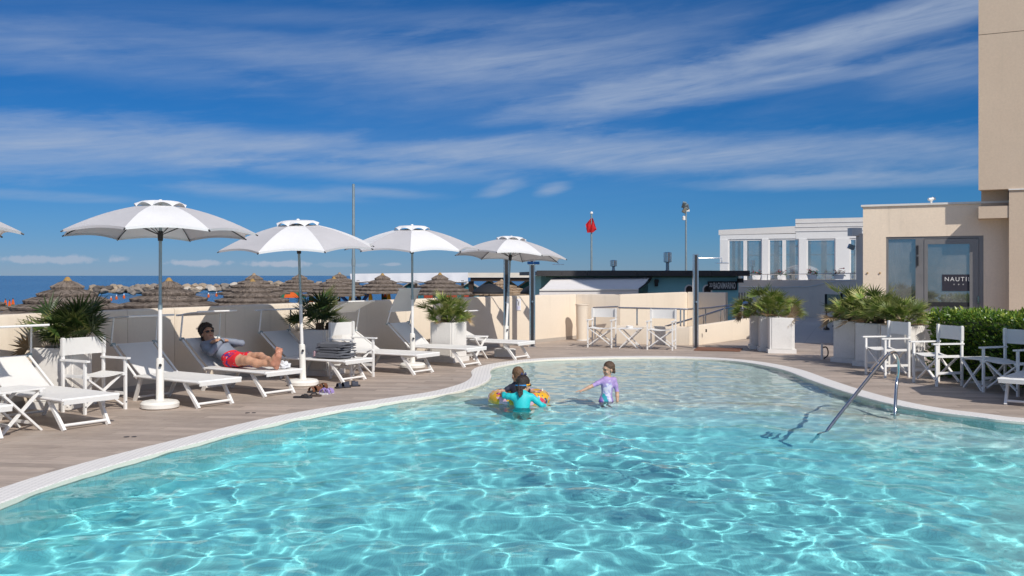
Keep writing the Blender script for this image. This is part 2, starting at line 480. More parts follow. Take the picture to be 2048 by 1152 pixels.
STEP = [Vector(p) for p in ((-3.2, 13.7), (-1.2, 13.25), (.4, 12.95), (2.0, 12.65), (3.4, 12.35), (4.0, 11.7), (4.4, 11.25), (5.0, 10.95), (6.0, 10.75), (9.5, 10.5))]
def step_dist(x, y):
    """signed distance beyond the step edge: positive on the shallow side"""
    best = 1e9; sg = 1; p = Vector((x, y))
    for a, b in zip(STEP, STEP[1:]):
        d = b - a; t = max(0, min(1, (p - a).dot(d) / d.length_squared)); q = a + d * t; L = (p - q).length
        if L < best: best = L; sg = 1 if d.x * (p.y - a.y) - d.y * (p.x - a.x) > 0 else -1
    return best * sg
def depth(x, y):
    t = step_dist(x, y)
    if t >= 0:
        return max(.16, .42 - .04 * t)
    if t > -.06: return .42 + .17 * (-t / .06)
    if t > -1.1: return .59 + .03 * (-t)
    if t > -1.2: return .62 + .2 * ((-t - 1.1) / .1)
    s = min(1, (-t - 1.2) / 2.2); s = s * s * (3 - 2 * s)
    return .82 + .34 * s
mb = MB(); mb.cur = 0
gx = [-4.4 + .13 * i for i in range(105)]; gy = [2.2 + .13 * j for j in range(128)]
ids = {}
zone = []
for j, y in enumerate(gy):
    for i, x in enumerate(gx):
        ids[i, j] = len(mb.v); mb.v.append((x, y, -depth(x, y) + WATER))
big = offset(POOL, .25)
for j in range(len(gy) - 1):
    for i in range(len(gx) - 1):
        x, y = gx[i] + .065, gy[j] + .065
        if inside(big, x, y):
            mb.f.append((ids[i, j], ids[i + 1, j], ids[i + 1, j + 1], ids[i, j + 1])); mb.m.append(0)
            t = step_dist(x, y)
            zone.append(t)
def mosaic(nt, vec, c, b):
    at = nt.nodes.new('ShaderNodeAttribute'); at.attribute_name = 'zone'
    z = X(nt, at.outputs['Fac'])
    c = cmix(nt, z.ss(-.5, .0), (.60, .92, .92), (.85, .89, .82))       # water absorbing light with depth, painted into the floor: pale ledge, aqua below
    c = cmix(nt, z.ss(-1.8, -.9), (.34, .93, .955), c)
    c = cmix(nt, z.ss(-.02, .0) * z.ss(.10, .08), c, (.80, .74, .62))   # sand coloured nosing along the step
    return tilegrid(.025, .88)(nt, vec, c, b)
MAT['mosaic'] = mat('depth_tinted_mosaic', (.2, .6, .66), .45, world=True, extra=mosaic)
me = mb.mesh('pool_floor', MAT['mosaic'], 40)
at = me.attributes.new('zone', 'FLOAT', 'POINT')
at.data.foreach_set('value', [step_dist(p[0], p[1]) for p in mb.v])
floor = link('pool_floor', me, kind='structure'); floor.cycles.is_caustics_receiver = True
mb = MB()
vs = [(*p, -.05) for p in POOL] + [(*p, -1.7) for p in POOL]
mb.add(vs, [(i, (i + 1) % n, n + (i + 1) % n, n + i) for i in range(n)])
me = mb.mesh('pool_wall', MAT['mosaic'], 60)
at = me.attributes.new('zone', 'FLOAT', 'POINT'); at.data.foreach_set('value', [-1.2 if p[1] < 12 else .2 for p in mb.v])
pw = link('pool_wall', me, kind='structure'); pw.cycles.is_caustics_receiver = True

def wave(x, y):
    v_ = Vector((x * 2.35 + .5 * y, y * 2.1 - .3 * x, .3))
    calm = .80 + .55 * noise.noise(Vector((x * .4, y * .35, 9)))
    h = noise.noise(v_) + .30 * noise.noise(v_ * 2.1 + Vector((7, 3, 1))) + .09 * noise.noise(v_ * 4.6 + Vector((1, 9, 4))) + .55 * noise.noise(v_ * .45 + Vector((4, 4, 2)))
    far = max(0, min(1, (y - 9) / 4))
    h = h * (1 - .40 * far) + far * (.34 * noise.noise(v_ * 2.4 + Vector((3, 1, 8))) + .16 * noise.noise(v_ * 4.6 + Vector((2, 7, 5))))
    return WATER + .0255 * h * calm
MAT['water'] = m = bpy.data.materials.new('pool_water'); m.use_nodes = True
wnt = m.node_tree; wnt.nodes.remove(wnt.nodes['Principled BSDF'])
# clear water; the mirror part is weaker than by Fresnel's law because the lens wears a polarising filter
rfr = wnt.nodes.new('ShaderNodeBsdfRefraction'); rfr.inputs['Color'].default_value = (.90, .99, 1, 1); rfr.inputs['Roughness'].default_value = 0; rfr.inputs['IOR'].default_value = 1.333
gls = wnt.nodes.new('ShaderNodeBsdfGlossy'); gls.inputs['Roughness'].default_value = 0
fre = wnt.nodes.new('ShaderNodeFresnel'); fre.inputs['IOR'].default_value = 1.333
mxw = wnt.nodes.new('ShaderNodeMixShader'); wnt.links.new((X(wnt, fre.outputs[0]) * .62).k, mxw.inputs[0])
wnt.links.new(rfr.outputs[0], mxw.inputs[1]); wnt.links.new(gls.outputs[0], mxw.inputs[2]); wnt.links.new(mxw.outputs[0], wnt.nodes['Material Output'].inputs['Surface'])
rows = []; y = 4.2
while y < 19.2:
    rows.append(y); y += .016 + .0036 * max(0, y - 4.5)
mb = MB(); NX = 420; prev = None
big = offset(POOL, .06)
for y in rows:
    w0, w1 = max(-4.6, -y * .62 - 1.6), min(9.2, y * .62 + 1.9)          # finest where the ripples can be told apart
    cur = [(w0 + (w1 - w0) * i / 380, y) for i in range(381)] + [(w1 + (max(9.25, w1 + .05) - w1) * i / 40, y) for i in range(1, 41)]
    mb.v += [(x, yy, wave(x, yy)) for x, yy in cur]
nr = len(rows)
va = np.array(mb.v)
keep = np.array([inside(big, p[0], p[1]) for p in mb.v]).reshape(nr, NX + 1)
for j in range(nr - 1):
    for i in range(NX):
        if keep[j, i] or keep[j, i + 1] or keep[j + 1, i] or keep[j + 1, i + 1]:
            k = j * (NX + 1) + i
            mb.f.append((k, k + 1, k + NX + 2, k + NX + 1)); mb.m.append(0)
# the water beside and behind the view: a coarser sheet joined on below the camera
def near(u, w):
    x, y = -4.6 + 13.9 * u, 2.2 + 2.0 * w
    return (x, y, wave(x, y))
o0 = len(mb.f)
mb.grid(160, 26, near)
f2 = []; 
for fi in range(o0, len(mb.f)):
    f = mb.f[fi]; c = [sum(mb.v[i][k] for i in f) / 4 for k in (0, 1)]
    if inside(big, *c): f2.append(f)
mb.f = mb.f[:o0] + f2; mb.m = [0] * len(mb.f)
used = sorted({i for f in mb.f for i in f}); rm = {k: i for i, k in enumerate(used)}
mb.v = [mb.v[k] for k in used]; mb.f = [tuple(rm[i] for i in f) for f in mb.f]
water = structure(mb, 'pool_water', MAT['water'], smooth=180)
water.cycles.is_caustics_caster = True

# --- beach, sea, plaza
sandm = mat('beach_sand', (.42, .34, .24), .9, world=True, var=.12, vs=.3, fine=.1, fs=8, bump=.3, bs=6)
mb = MB()
beach_edge = lambda x: 62 + 4 * math.sin(x * .05) + 2 * math.sin(x * .13 + 1)
def beachf(u, w):
    x = -260 + 620 * u; y0 = -40; y1 = beach_edge(x) + 6
    y = y0 + (y1 - y0) * w
    z = -1.25 if w < .9 else -1.25 - (w - .9) / .1 * .9
    return (x, y, z)
mb.grid(90, 40, beachf)
hb = []
for f in mb.f:                                   # no sand under the pool and the deck
    c = [sum(mb.v[i][k] for i in f) / 4 for k in (0, 1)]
    hb.append(f)
structure(mb, 'beach', sandm)
mb = MB(); mb.box((0, -2, -2.4), (20, 1, .1))
MAT['sea'] = m = bpy.data.materials.new('sea_water'); m.use_nodes = True; nt = m.node_tree
b = nt.nodes['Principled BSDF']; b.inputs['Roughness'].default_value = .22; b.inputs['IOR'].default_value = 1.333
g = nt.nodes.new('ShaderNodeNewGeometry')
px_, py_, pz_ = xyz(nt, g.outputs['Position'])
n1 = tnoise(nt, cxyz(nt, px_ * .012, py_ * .004, 0), 1.0, 5, .65)
c = cmix(nt, n1.ss(.38, .62), (.020, .085, .19), (.035, .12, .235))
nt.links.new(c, b.inputs['Base Color'])
bn = nt.nodes.new('ShaderNodeBump'); bn.inputs['Strength'].default_value = .8; bn.inputs['Distance'].default_value = .25
nt.links.new(tnoise(nt, g.outputs['Position'], .9, 5, .6).k, bn.inputs['Height']); nt.links.new(bn.outputs[0], b.inputs['Normal'])
mb = MB(); SEA = -1.75
mb.add([(-12000, -60, SEA), (12000, -60, SEA), (12000, 14000, SEA), (-12000, 14000, SEA)], [(0, 1, 2, 3)])
structure(mb, 'sea', MAT['sea'])

def slabs(nt, vec, c, b):
    mp = nt.nodes.new('ShaderNodeMapping'); nt.links.new(vec, mp.inputs[0]); mp.inputs['Rotation'].default_value = (0, 0, R(20))
    return tilegrid(.6, .72, .012)(nt, mp.outputs[0], c, b)
MAT['paving'] = mat('grey_paving', (.50, .46, .43), .65, world=True, var=.08, vs=.5, dirt=.3, dirtcol=(.2, .19, .18), bump=.1, extra=slabs)
mb = MB(); mb.prism([(6.4, 22.6), (11, 22.6), (14, 21.2), (24, 21.2), (24, 46), (9.2, 41), (8.5, 33), (5.98, 24.0)], -1.3, -.004)
structure(mb, 'plaza', MAT['paving'])

# --- boundary wall of cream panels
WM = [MAT['plaster']]
def wall_seg(mb, a, b, na, nb, h0, h1, t=.17, foot=0.0):
    """one panel between a and b; na, nb point to the beach side at its ends; a rounded top edge"""
    a, b = Vector(a), Vector(b)
    pro = [(0, foot), (0, -.035), (.012, -.01), (.035, 0), (t - .035, 0), (t - .012, -.01), (t, -.035), (t, -1.25)]
    vs = []
    for p, nn, h in ((a, na, h0), (b, nb, h1)):
        for i, (o, z) in enumerate(pro):
            zz = foot if i == 0 else (-1.25 if i == len(pro) - 1 else h + z)
            vs.append((*(p + nn * o), zz))
    k = len(pro)
    mb.add(vs, [(i, k + i, k + i + 1, i + 1)[::-1] for i in range(k - 1)] + [tuple(range(k))[::-1], tuple(range(k, 2 * k))])
def nrm(a, b):
    d = (Vector(b) - Vector(a)).normalized(); return Vector((-d.y, d.x))
wl = thing('boundary_wall', 'long low cream plastered wall behind the row of loungers', 'wall', (0, 0, 0))
ns = [nrm(WALL[max(i - 1, 0)], WALL[min(i + 1, len(WALL) - 1)]) for i in range(len(WALL))]
for i in range(len(WALL) - 1):
    a, b = WALL[i], WALL[i + 1]; g = (b - a).normalized() * .003
    mb = MB(); wall_seg(mb, a + g, b - g, ns[i], ns[i + 1], WALLH, WALLH)
    mb.build('wall_panel', WM, wl, smooth=40)
sk_ = MB()
for i in range(len(WALL) - 1):
    a, b = WALL[i], WALL[i + 1]
    sk_.add([(*(a - ns[i] * .012), -.01), (*(b - ns[i + 1] * .012), -.01), (*(b - ns[i + 1] * .012), .075), (*(a - ns[i] * .012), .075),
             (*(a + ns[i] * .01), -.01), (*(b + ns[i + 1] * .01), -.01), (*(b + ns[i + 1] * .01), .075), (*(a + ns[i] * .01), .075)],
            [(3, 2, 1, 0), (7, 6, 2, 3)])
sk_.build('skirting', mat('stone_skirting', (.42, .37, .32), .7, world=True), wl)
wl2 = thing('zigzag_wall', 'folded cream wall stepping back behind the two far white chairs', 'wall', (0, 0, 0))
zz = [WALL[-1], CORNER_B, CORNER_C, CORNER_D]
for i in range(3):
    nn = nrm(zz[i], zz[i + 1]); mb = MB(); g = (zz[i + 1] - zz[i]).normalized() * .004
    wall_seg(mb, zz[i] + g, zz[i + 1] - g, nn, nn, WALLH, WALLH, foot=-1.25 if i else 0)
    mb.build('wall_panel', WM, wl2, smooth=40)
# low ramp parapet
lw = thing('ramp_parapet', 'low cream parapet wall along the ramp behind the far chairs', 'wall', (0, 0, 0))
pa, pb, pc = Vector((2.45, 22.35)), Vector((4.06, 21.75)), Vector((4.30, 22.15))
for a, b, h0, h1 in ((pa, pb, .42, .42), (pb + Vector((.004, .003)), pc, .42, .42)):
    nn = nrm(a, b); mb = MB(); wall_seg(mb, a, b, nn, nn, h0, h1, t=.14); mb.build('wall_panel', WM, lw, smooth=40)
lw2 = thing('ramp_parapet', 'low cream wall rising from the shower post to the single palm planter', 'wall', (0, 0, 0))
a, b = P(1397, 690).to_2d(), P(1500, 677).to_2d()
nn = nrm(a, b); mb = MB(); wall_seg(mb, a, b, nn, nn, .45, .52, t=.14); mb.build('wall_panel', WM, lw2, smooth=40)
mb = MB(); c = P(1412, 655, .4); mb.box((c.x, c.y - .02, .33), (.03, .03, .07)); mb.build('spout', MAT['darkmetal'], lw2)

# --- the hotel: low wing with the glass door, tower
FD = Vector((.906, -.423)).normalized(); FN = Vector((FD.y, -FD.x))            # along the front, out of the front
if FN.y > 0: FN = -FN
B0 = Vector(((1726 - 1024) / F * 21, 21.0))
def fp(t, o=0.0, z=0.0): return Vector((*(B0 + FD * t + FN * o), z))
def ft(px, o=0.0):
    """distance along the front that is seen at photo column px"""
    q = (px - 1024) / F; b = B0 + FN * o
    return (q * b.y - b.x) / (FD.x - q * FD.y)
def fz(y, t, o=0.0): return EYE - (y - HOR) / F * fp(t, o).y
def fbox(mb, t0, t1, o0, o1, z0, z1):
    vs = [fp(t, o, z) for z in (z0, z1) for o in (o0, o1) for t in (t0, t1)]
    return mb.add(vs, [(0, 1, 3, 2)[::-1], (4, 5, 7, 6), (0, 1, 5, 4)[::-1], (2, 3, 7, 6), (0, 2, 6, 4), (1, 3, 7, 5)[::-1]])
wing = thing('hotel_wing', 'low beige wing with a grey framed glass door and flat roof', 'building', fp(0))
def wpart(name, mb, m, par=wing, **k):
    o = mb.build(name, m, par, **k)
    if par is wing: o.matrix_parent_inverse = Matrix.Translation(-fp(0))
    return o
ZT = fz(414, 0); tL, tR = ft(1772), ft(1967); zD = fz(474, tL)
tE = ft(2018) + .02
mb = MB()
fbox(mb, 0, tL, -.3, 0, -.1, ZT); fbox(mb, tL, tR, -.3, 0, zD, ZT); fbox(mb, tR, tE + 3.0, -.3, 0, -.1, ZT)
fbox(mb, -.0, .3, -9, -.302, -.1, ZT - .002)
wpart('wall', mb, MAT['facade'])
mb = MB(); fbox(mb, -.04, tE, -9, .035, ZT + .002, ZT + .045); wpart('roof_coping', mb, mat('pale_coping', (.72, .69, .64), .5, world=True))
mb = MB(); fbox(mb, .3, tE + 3, -8.8, -.31, ZT - .25, ZT - .05); wpart('roof', mb, MAT['concrete'])
gm = mat('grey_door_frame', (.235, .222, .215), .4, metal=.3, world=True)
# frame
tM0, tM1 = ft(1832), ft(1848)
mb = MB(); w = .05
fbox(mb, tL, tL + .045, -.12, -.02, 0, zD); fbox(mb, tR - .09, tR, -.12, -.02, 0, zD); fbox(mb, tL + .045, tR - .09, -.12, -.02, zD - .05, zD)
fbox(mb, tM0 - .01, tM1, -.115, -.01, 0, zD - .05); fbox(mb, tL + .045, tM0 - .01, -.115, -.03, 0, .12)
fr = wpart('door_frame', mb, gm)
glass = bpy.data.materials.new('window_glass'); glass.use_nodes = True; gnt = glass.node_tree
gb = gnt.nodes['Principled BSDF']; gb.inputs['Roughness'].default_value = .015; gb.inputs['IOR'].default_value = 1.5
gb.inputs['Base Color'].default_value = (.02, .025, .03, 1); gb.inputs['Specular IOR Level'].default_value = 1.0
tr = gnt.nodes.new('ShaderNodeBsdfTransparent'); tr.inputs[0].default_value = (.80, .86, .86, 1)
lwn = gnt.nodes.new('ShaderNodeFresnel'); lwn.inputs[0].default_value = 1.75
mx = gnt.nodes.new('ShaderNodeMixShader')
gl = gnt.nodes.new('ShaderNodeBsdfGlossy'); gl.inputs['Roughness'].default_value = .012; gl.inputs[0].default_value = (.9, .93, .96, 1)
ff = (X(gnt, lwn.outputs[0]) * 1.4 + .26).clamp()
gnt.links.new(ff.k, mx.inputs[0]); gnt.links.new(tr.outputs[0], mx.inputs[1]); gnt.links.new(gl.outputs[0], mx.inputs[2])
df = gnt.nodes.new('ShaderNodeBsdfDiffuse'); df.inputs[0].default_value = (.62, .62, .60, 1)  # pale diffuse film added in place of a brighter sky reflection
m2 = gnt.nodes.new('ShaderNodeMixShader')
dn = tnoise(gnt, gnt.nodes.new('ShaderNodeTexCoord').outputs['Object'], 1.6, 4, .6).ss(.3, .75, .08, .26); gnt.links.new(dn.k, m2.inputs[0])
gnt.links.new(mx.outputs[0], m2.inputs[1]); gnt.links.new(df.outputs[0], m2.inputs[2])
gnt.links.new(m2.outputs[0], gnt.nodes['Material Output'].inputs['Surface'])
MAT['glass'] = glass
mb = MB(); fbox(mb, tL + .045, tM0 - .01, -.075, -.065, .12, zD - .05)
pane = wpart('window', mb, glass)
dl, dr = tM1 + .004, tR - .094
mb = MB()
fbox(mb, dl, dl + .07, -.09, .0, .02, zD - .06); fbox(mb, dr - .17, dr, -.09, .0, .02, zD - .06)
fbox(mb, dl + .07, dr - .17, -.09, .0, zD - .17, zD - .06); fbox(mb, dl + .07, dr - .17, -.09, .0, .02, fz(640, dl))
door = wpart('door', mb, gm)
mb = MB(); fbox(mb, dl + .07, dr - .17, -.05, -.04, fz(640, dl), zD - .17); wpart('pane', mb, glass, door)
mb = MB(); fbox(mb, dl + .07, dr - .17, -.038, -.03, fz(612, dl), fz(604, dl)); wpart('black_strip', mb, MAT['black'], door)
for yy in (500, 522):
    mb = MB(); fbox(mb, tM0 + .01, tM0 + .05, -.01, .03, fz(yy + 9, tM0), fz(yy - 9, tM0)); wpart('hinge', mb, MAT['darkmetal'], fr)
mb = MB(); fbox(mb, dr - .02, dr + .012, .0, .05, 1.0, 1.16); wpart('handle', mb, MAT['steel'], door)
# sign on the door
sx0, sx1 = ft(1884), ft(1948); z0, z1 = fz(582, sx0), fz(549, sx0)
mb = MB(); fbox(mb, sx0, sx1, -.036, -.030, z0, z1)
sgn = wpart('sign', mb, mat('charcoal_sign', (.035, .032, .042), .4), door)
def text(name, body, size, origin, xdir, m, parent, updir=Vector((0, 0, 1)), extrude=.002, space=1.0, sx=1.0, bold=0.0):
    cu = bpy.data.curves.new(name, 'FONT'); cu.body = body; cu.size = size; cu.extrude = extrude; cu.space_character = space; cu.offset = bold
    o = bpy.data.objects.new(name + '_c', cu); COL.objects.link(o)
    bpy.context.view_layer.update()
    me = bpy.data.meshes.new_from_object(o.evaluated_get(bpy.context.evaluated_depsgraph_get())); me.name = name
    bpy.data.objects.remove(o)
    xd = Vector(xdir).normalized(); nd = xd.cross(updir).normalized()
    Mx = Matrix.Translation(origin) @ Matrix((xd, updir, nd)).transposed().to_4x4() @ Matrix.Diagonal((sx, 1, 1, 1))
    me.transform(Mx); me.materials.clear(); me.materials.append(m)
    return link(name, me, parent)
lettm = mat('pale_lettering', (.75, .73, .70), .5)
def stext(name, body, size, t, z, off, m, par, **k):
    o = text(name, body, size, fp(t, off, z), (*FD, 0), m, par, **k); return o
H_ = z1 - z0
stext('lettering', 'NAUTIL', H_ * .36, sx0 + .045, z0 + H_ * .60, -.027, lettm, sgn, space=1.25, sx=.98)
stext('small_lettering', '*   *   *', H_ * .20, sx0 + .22, z0 + H_ * .30, -.027, lettm, sgn)
# inside: floor, back wall, curtain
im = mat('room_wall', (.55, .55, .52), .9)
mb = MB(); fbox(mb, .3, tE + 2.9, -5, -4.9, 0, ZT - .26); fbox(mb, .32, tE + 2.9, -4.9, -.32, -.02, .004); fbox(mb, .32, tE + 2.9, -4.9, -.32, ZT - .3, ZT - .26)
wpart('room', mb, im)
mb = MB()
def cur(t0, t1):
    def f(u, w):
        t = t0 + (t1 - t0) * u; return fp(t, -.35 + .05 * math.sin(u * 34) + .02 * math.sin(u * 71), .05 + (zD - .1) * w)
    return f
mb.grid(60, 4, cur(tL - .05, tL + .32)); mb.grid(40, 4, cur(tM0 - .12, tM0 + .06))
wpart('curtain', mb, mat('pale_curtain', (.55, .56, .55), .9), smooth=60)
# small wall fittings
for q in (1735, 1760):
    t_ = ft(q); mb = MB(); mb.lathe([(0, 0), (.02, .005), (.02, .02), (0, .024)], 10); mb.v = [fp(t_, p[2], fz(546, t_) + p[0]) + Vector((FD.x, FD.y, 0)) * p[1] for p in mb.v]
    wpart('wall_anchor', mb, mat('rusty_bolt', (.45, .30, .14), .6))
# shaded pier left of the wing with spotlights
mb = MB(); fbox(mb, -.42, -.02, -3.2, -2.6, 0, fz(468, -.2, -2.6)); 
# tower
tw = thing('hotel_tower', 'tall beige hotel block cut off by the right edge of the photo', 'building', fp(3))
TP = .42
tT = ft(1957, TP); zU = fz(380, tT, TP)
def tpart(name, mb, m=None, **k):
    if name in ('wall', 'joint', 'pier', 'slab_edge'):           # the side of the block runs back at an angle
        out = []
        for p in mb.v:
            p = Vector(p); dpt = (fp(0, TP) - p).dot(Vector((FN.x, FN.y, 0)))
            out.append(tuple(p + Vector((FD.x, FD.y, 0)) * .16 * max(0, dpt)))
        mb.v = out
    o = mb.build(name, m or MAT['tower'], tw, **k); o.matrix_parent_inverse = Matrix.Translation(-fp(3)); return o
zJ = fz(70, tT, TP)
TOP = 20.0
mb = MB(); fbox(mb, tT, tT + 14, -6, TP, zU, zJ - .006); tpart('wall', mb)
mb = MB(); fbox(mb, tT + .001, tT + 13.99, -5.99, TP - .012, zJ - .006, zJ + .006); tpart('joint', mb, MAT['joint'])
mb = MB(); fbox(mb, tT, tT + 14, -6, TP, zJ + .006, TOP); tpart('wall', mb)
tS = ft(2018, TP + .02)
zb1, zb0 = fz(413, tT, TP), fz(437, tT, TP)
mb = MB(); fbox(mb, tT, tS - .002, -.0, TP, zb0, zb1); tpart('beam', mb)
mb = MB(); fbox(mb, tT + .06, tS - .002, .002, .02, zb1 + .002, zU - .002); tpart('recess_panel', mb)
mb = MB(); fbox(mb, tS, tS + 12.5, -5.5, TP + .02, -.1, zU - .03); tpart('pier', mb)
mb = MB(); fbox(mb, tS - .01, tS + 12.6, -5.5, TP + .05, zU - .028, zU - .002); tpart('slab_edge', mb, MAT['concrete'])

# --- terrace wall and the glazed pavilion behind
tmat = mat('grey_plaster', (.85, .72, .60), .9, world=True, var=.05, vs=.5, dirt=.2, dirtcol=(.4, .36, .32))
tw2 = thing('terrace_wall', 'tall greyish terrace wall under the glazed pavilion', 'wall', D(1478, 600, 45))
def tpt(px, y, d): return D(px, y, d)
mb = MB()
tops = [(1470, 560, 42.0), (1600, 560, 38.6), (1726, 559, 35.4)]
vs = []; K = len(tops)
for px, y, d in tops: vs += [tpt(px, y, d), Vector((*tpt(px, y, d).to_2d(), -1.3)), tpt(px, y, d) + Vector((.25, .35, 0))]
for i in range(K - 1):
    a = 3 * i
    mb.add(vs[a:a + 6], [(0, 1, 4, 3), (0, 3, 5, 2)])
o = mb.build('wall_face', tmat, tw2, smooth=20); o.matrix_parent_inverse = Matrix.Translation(-tw2.location)
rw = thing('ramp_wall', 'curving grey ramp wall with a pale top edge below the terrace', 'wall', D(1600, 640, 36))
path = [(1476, 574, 40.6), (1560, 575, 38.2), (1618, 574, 36.7), (1634, 571, 36.2), (1650, 567, 35.8), (1672, 563, 35.1), (1700, 561.5, 34.4), (1728, 561, 33.6)]
mb = MB(); mt = MB(); pts = [tpt(*q) for q in path]
for i in range(len(pts) - 1):
    a, b = pts[i], pts[i + 1]; nn = nrm(a.to_2d(), b.to_2d()); q = Vector((nn.x, nn.y, 0)) * .22
    zero = lambda p: Vector((p.x, p.y, -1.3))
    mb.add([a, b, zero(b), zero(a)], [(3, 2, 1, 0)])
    e = Vector((0, 0, .035)); f_ = -Vector((nn.x, nn.y, 0)) * .02
    mt.add([a + f_, b + f_, b + q, a + q, a + f_ + e, b + f_ + e, b + q + e, a + q + e], [(4, 5, 6, 7), (0, 1, 5, 4), (2, 3, 7, 6)])
for nm, m_, mm in (('wall_face', mb, tmat), ('wall_top', mt, MAT['concrete'])):
    o = m_.build(nm, mm, rw, smooth=20); o.matrix_parent_inverse = Matrix.Translation(-rw.location)
# ================================================================== FAR BUILDINGS
class Front:
    """a straight building front through two points, a and b, with b to the right"""
    def __init__(s, a, b, root):
        s.a = Vector(a).to_2d(); s.d = (Vector(b).to_2d() - s.a).normalized(); s.n = Vector((s.d.y, -s.d.x)); s.root = root
    def p(s, t, o=0.0, z=0.0): return Vector((*(s.a + s.d * t + s.n * o), z))
    def t(s, px, o=0.0):
        q = (px - 1024) / F; b = s.a + s.n * o
        return (q * b.y - b.x) / (s.d.x - q * s.d.y)
    def z(s, y, t, o=0.0): return EYE - (y - HOR) / F * s.p(t, o).y
    def box(s, mb, t0, t1, o0, o1, z0, z1):
        vs = [s.p(t, o, z) for z in (z0, z1) for o in (o0, o1) for t in (t0, t1)]
        return mb.add(vs, [(0, 1, 3, 2)[::-1], (4, 5, 7, 6), (0, 1, 5, 4)[::-1], (2, 3, 7, 6), (0, 2, 6, 4), (1, 3, 7, 5)[::-1]])
    def part(s, name, mb, m, par=None, **k):
        o = mb.build(name, m, par or s.root, **k)
        if par is None or par is s.root: o.matrix_parent_inverse = Matrix.Translation(-s.root.location)
        return o
    def bp(s, name, m, t0, t1, o0, o1, z0, z1, par=None):
        mb = MB(); s.box(mb, t0, t1, o0, o1, z0, z1); return s.part(name, mb, m, par)

# --- glazed pavilion
L_, R_ = D(1440, 560, 43), D(1726, 560, 40.6)
pv = thing('glazed_pavilion', 'white framed glass pavilion with two stepped flat roofs on the terrace', 'pavilion', L_)
f = Front(L_, R_, pv)
wf = mat('white_frame', (.86, .85, .84), .5, world=True, var=.02)
rf_ = mat('pale_grey_roof', (.80, .77, .74), .55, world=True, var=.04)
sideg = mat('grey_side_wall', (.50, .47, .44), .7, world=True)
z0 = f.z(566, 0); T = f.t
zt1, zg1 = f.z(470, 0), f.z(479, 0)
x2 = T(1592); zt2 = f.z(438, x2); zw2 = f.z(463, x2); zg2 = f.z(478, x2)
f.bp('floor', MAT['concrete'], 0, T(1726), -7, .3, z0 - .3, z0)
def sloped(name, m, t0, t1, o0, o1, za0, za1, zb0, zb1):
    mb = MB(); f.box(mb, t0, t1, o0, o1, 0, 1)
    for i in range(8): p = list(mb.v[i]); lft = i % 2 == 0; p[2] = (za0 if lft else zb0) if i < 4 else (za1 if lft else zb1); mb.v[i] = tuple(p)
    return f.part(name, mb, m)
sloped('roof', rf_, -.06, x2 - .01, -6.6, .012, zt1, f.z(460, 0), zt1 + .03, f.z(452, x2))
f.bp('header', wf, 0, x2 - .01, -.2, 0, zg1, zt1 - .003)
for k in range(3):
    h = (zt2 - zw2) / 3
    f.bp('roof_band', rf_, x2 - .02, T(1735), -6.6, .035 - .01 * k, zt2 - h * (k + 1) + .03, zt2 - h * k)
    f.bp('trim', wf, x2 - .02, T(1735), -6.5, .045 - .01 * k, zt2 - h * (k + 1), zt2 - h * (k + 1) + .028)
f.bp('header', wf, x2, T(1735), -.2, 0.0, zg2, zw2 - .003)
for a, b in ((1440, 1456), (1524, 1537), (1598, 1613), (1671, 1699)):
    f.bp('post', wf, T(a), T(b), -.16, .02, z0, zg1 if a < 1590 else zg2)
for a in (1490, 1568): f.bp('mullion', wf, T(a) - .025, T(a) + .025, -.1, -.03, z0, zg1)
for a, b in ((1456, 1489), (1491, 1524), (1537, 1567), (1569, 1598), (1613, 1671), (1699, 1714)):
    w_ = f.bp('window', glass, T(a) + .005, T(b) - .005, -.075, -.068, z0 + .02, (zg1 if a < 1590 else zg2) - .01)
    zh = (zg1 if a < 1590 else zg2) - .005
    f.bp('frame', wf, T(a) + .005, T(b) - .005, -.09, -.03, z0, z0 + .06, w_); f.bp('frame', wf, T(a) + .005, T(b) - .005, -.09, -.03, zh - .07, zh, w_)
    for q_ in (T(a) + .005, T(b) - .055): f.bp('frame', wf, q_, q_ + .05, -.088, -.028, z0 + .061, zh - .071, w_)
for k in range(9):                                        # far side: posts, rail, sky between
    t = T(1726) * k / 8
    f.bp('rear_post', sideg, t - .09 + .1, t + .16 + .1, -6.3, -6.15, z0, zt1)
f.bp('rear_rail', sideg, 0, T(1726), -6.25, -6.2, z0 + 1.35, z0 + 1.40)
f.bp('rear_rail', sideg, 0, T(1726), -6.25, -6.2, z0 + .12, z0 + .2)
for k in (1, 2, 3): f.bp('side_post', sideg, 0.0, .12, -.16 - 1.5 * k, -.02 - 1.5 * k, z0, zt1)
for px in (1545, 1580): 
    mb = MB(); c = f.p(T(px), -3, zt1 - .45); mb.lathe([(0, .28), (.02, .27), (.02, .08), (.14, 0), (.15, -.05), (0, -.06)], 12, c); f.part('pendant_lamp', mb, MAT['darkmetal'], smooth=40)
# shaded pier with spotlights at its top
pr = thing('terrace_pier', 'narrow shaded pier with a boxy spotlight between pavilion and wing', 'pier', D(1714, 560, 33))
f2 = Front(D(1712, 560, 33), D(1727, 560, 32.5), pr)
f2.bp('wall', tmat, 0, 1.2, -1.2, 0, -1.2, f2.z(468, 0))
f2.bp('spotlight', MAT['concrete'], -.12, .22, -.1, .25, f2.z(472, 0), f2.z(456, 0))
mb = MB(); c = f2.p(-.0, .18, f2.z(494, 0)); mb.box(c, (.2, .13, .16), Matrix.Rotation(.4, 3, 'Y')); f2.part('spotlight', mb, MAT['galv'])

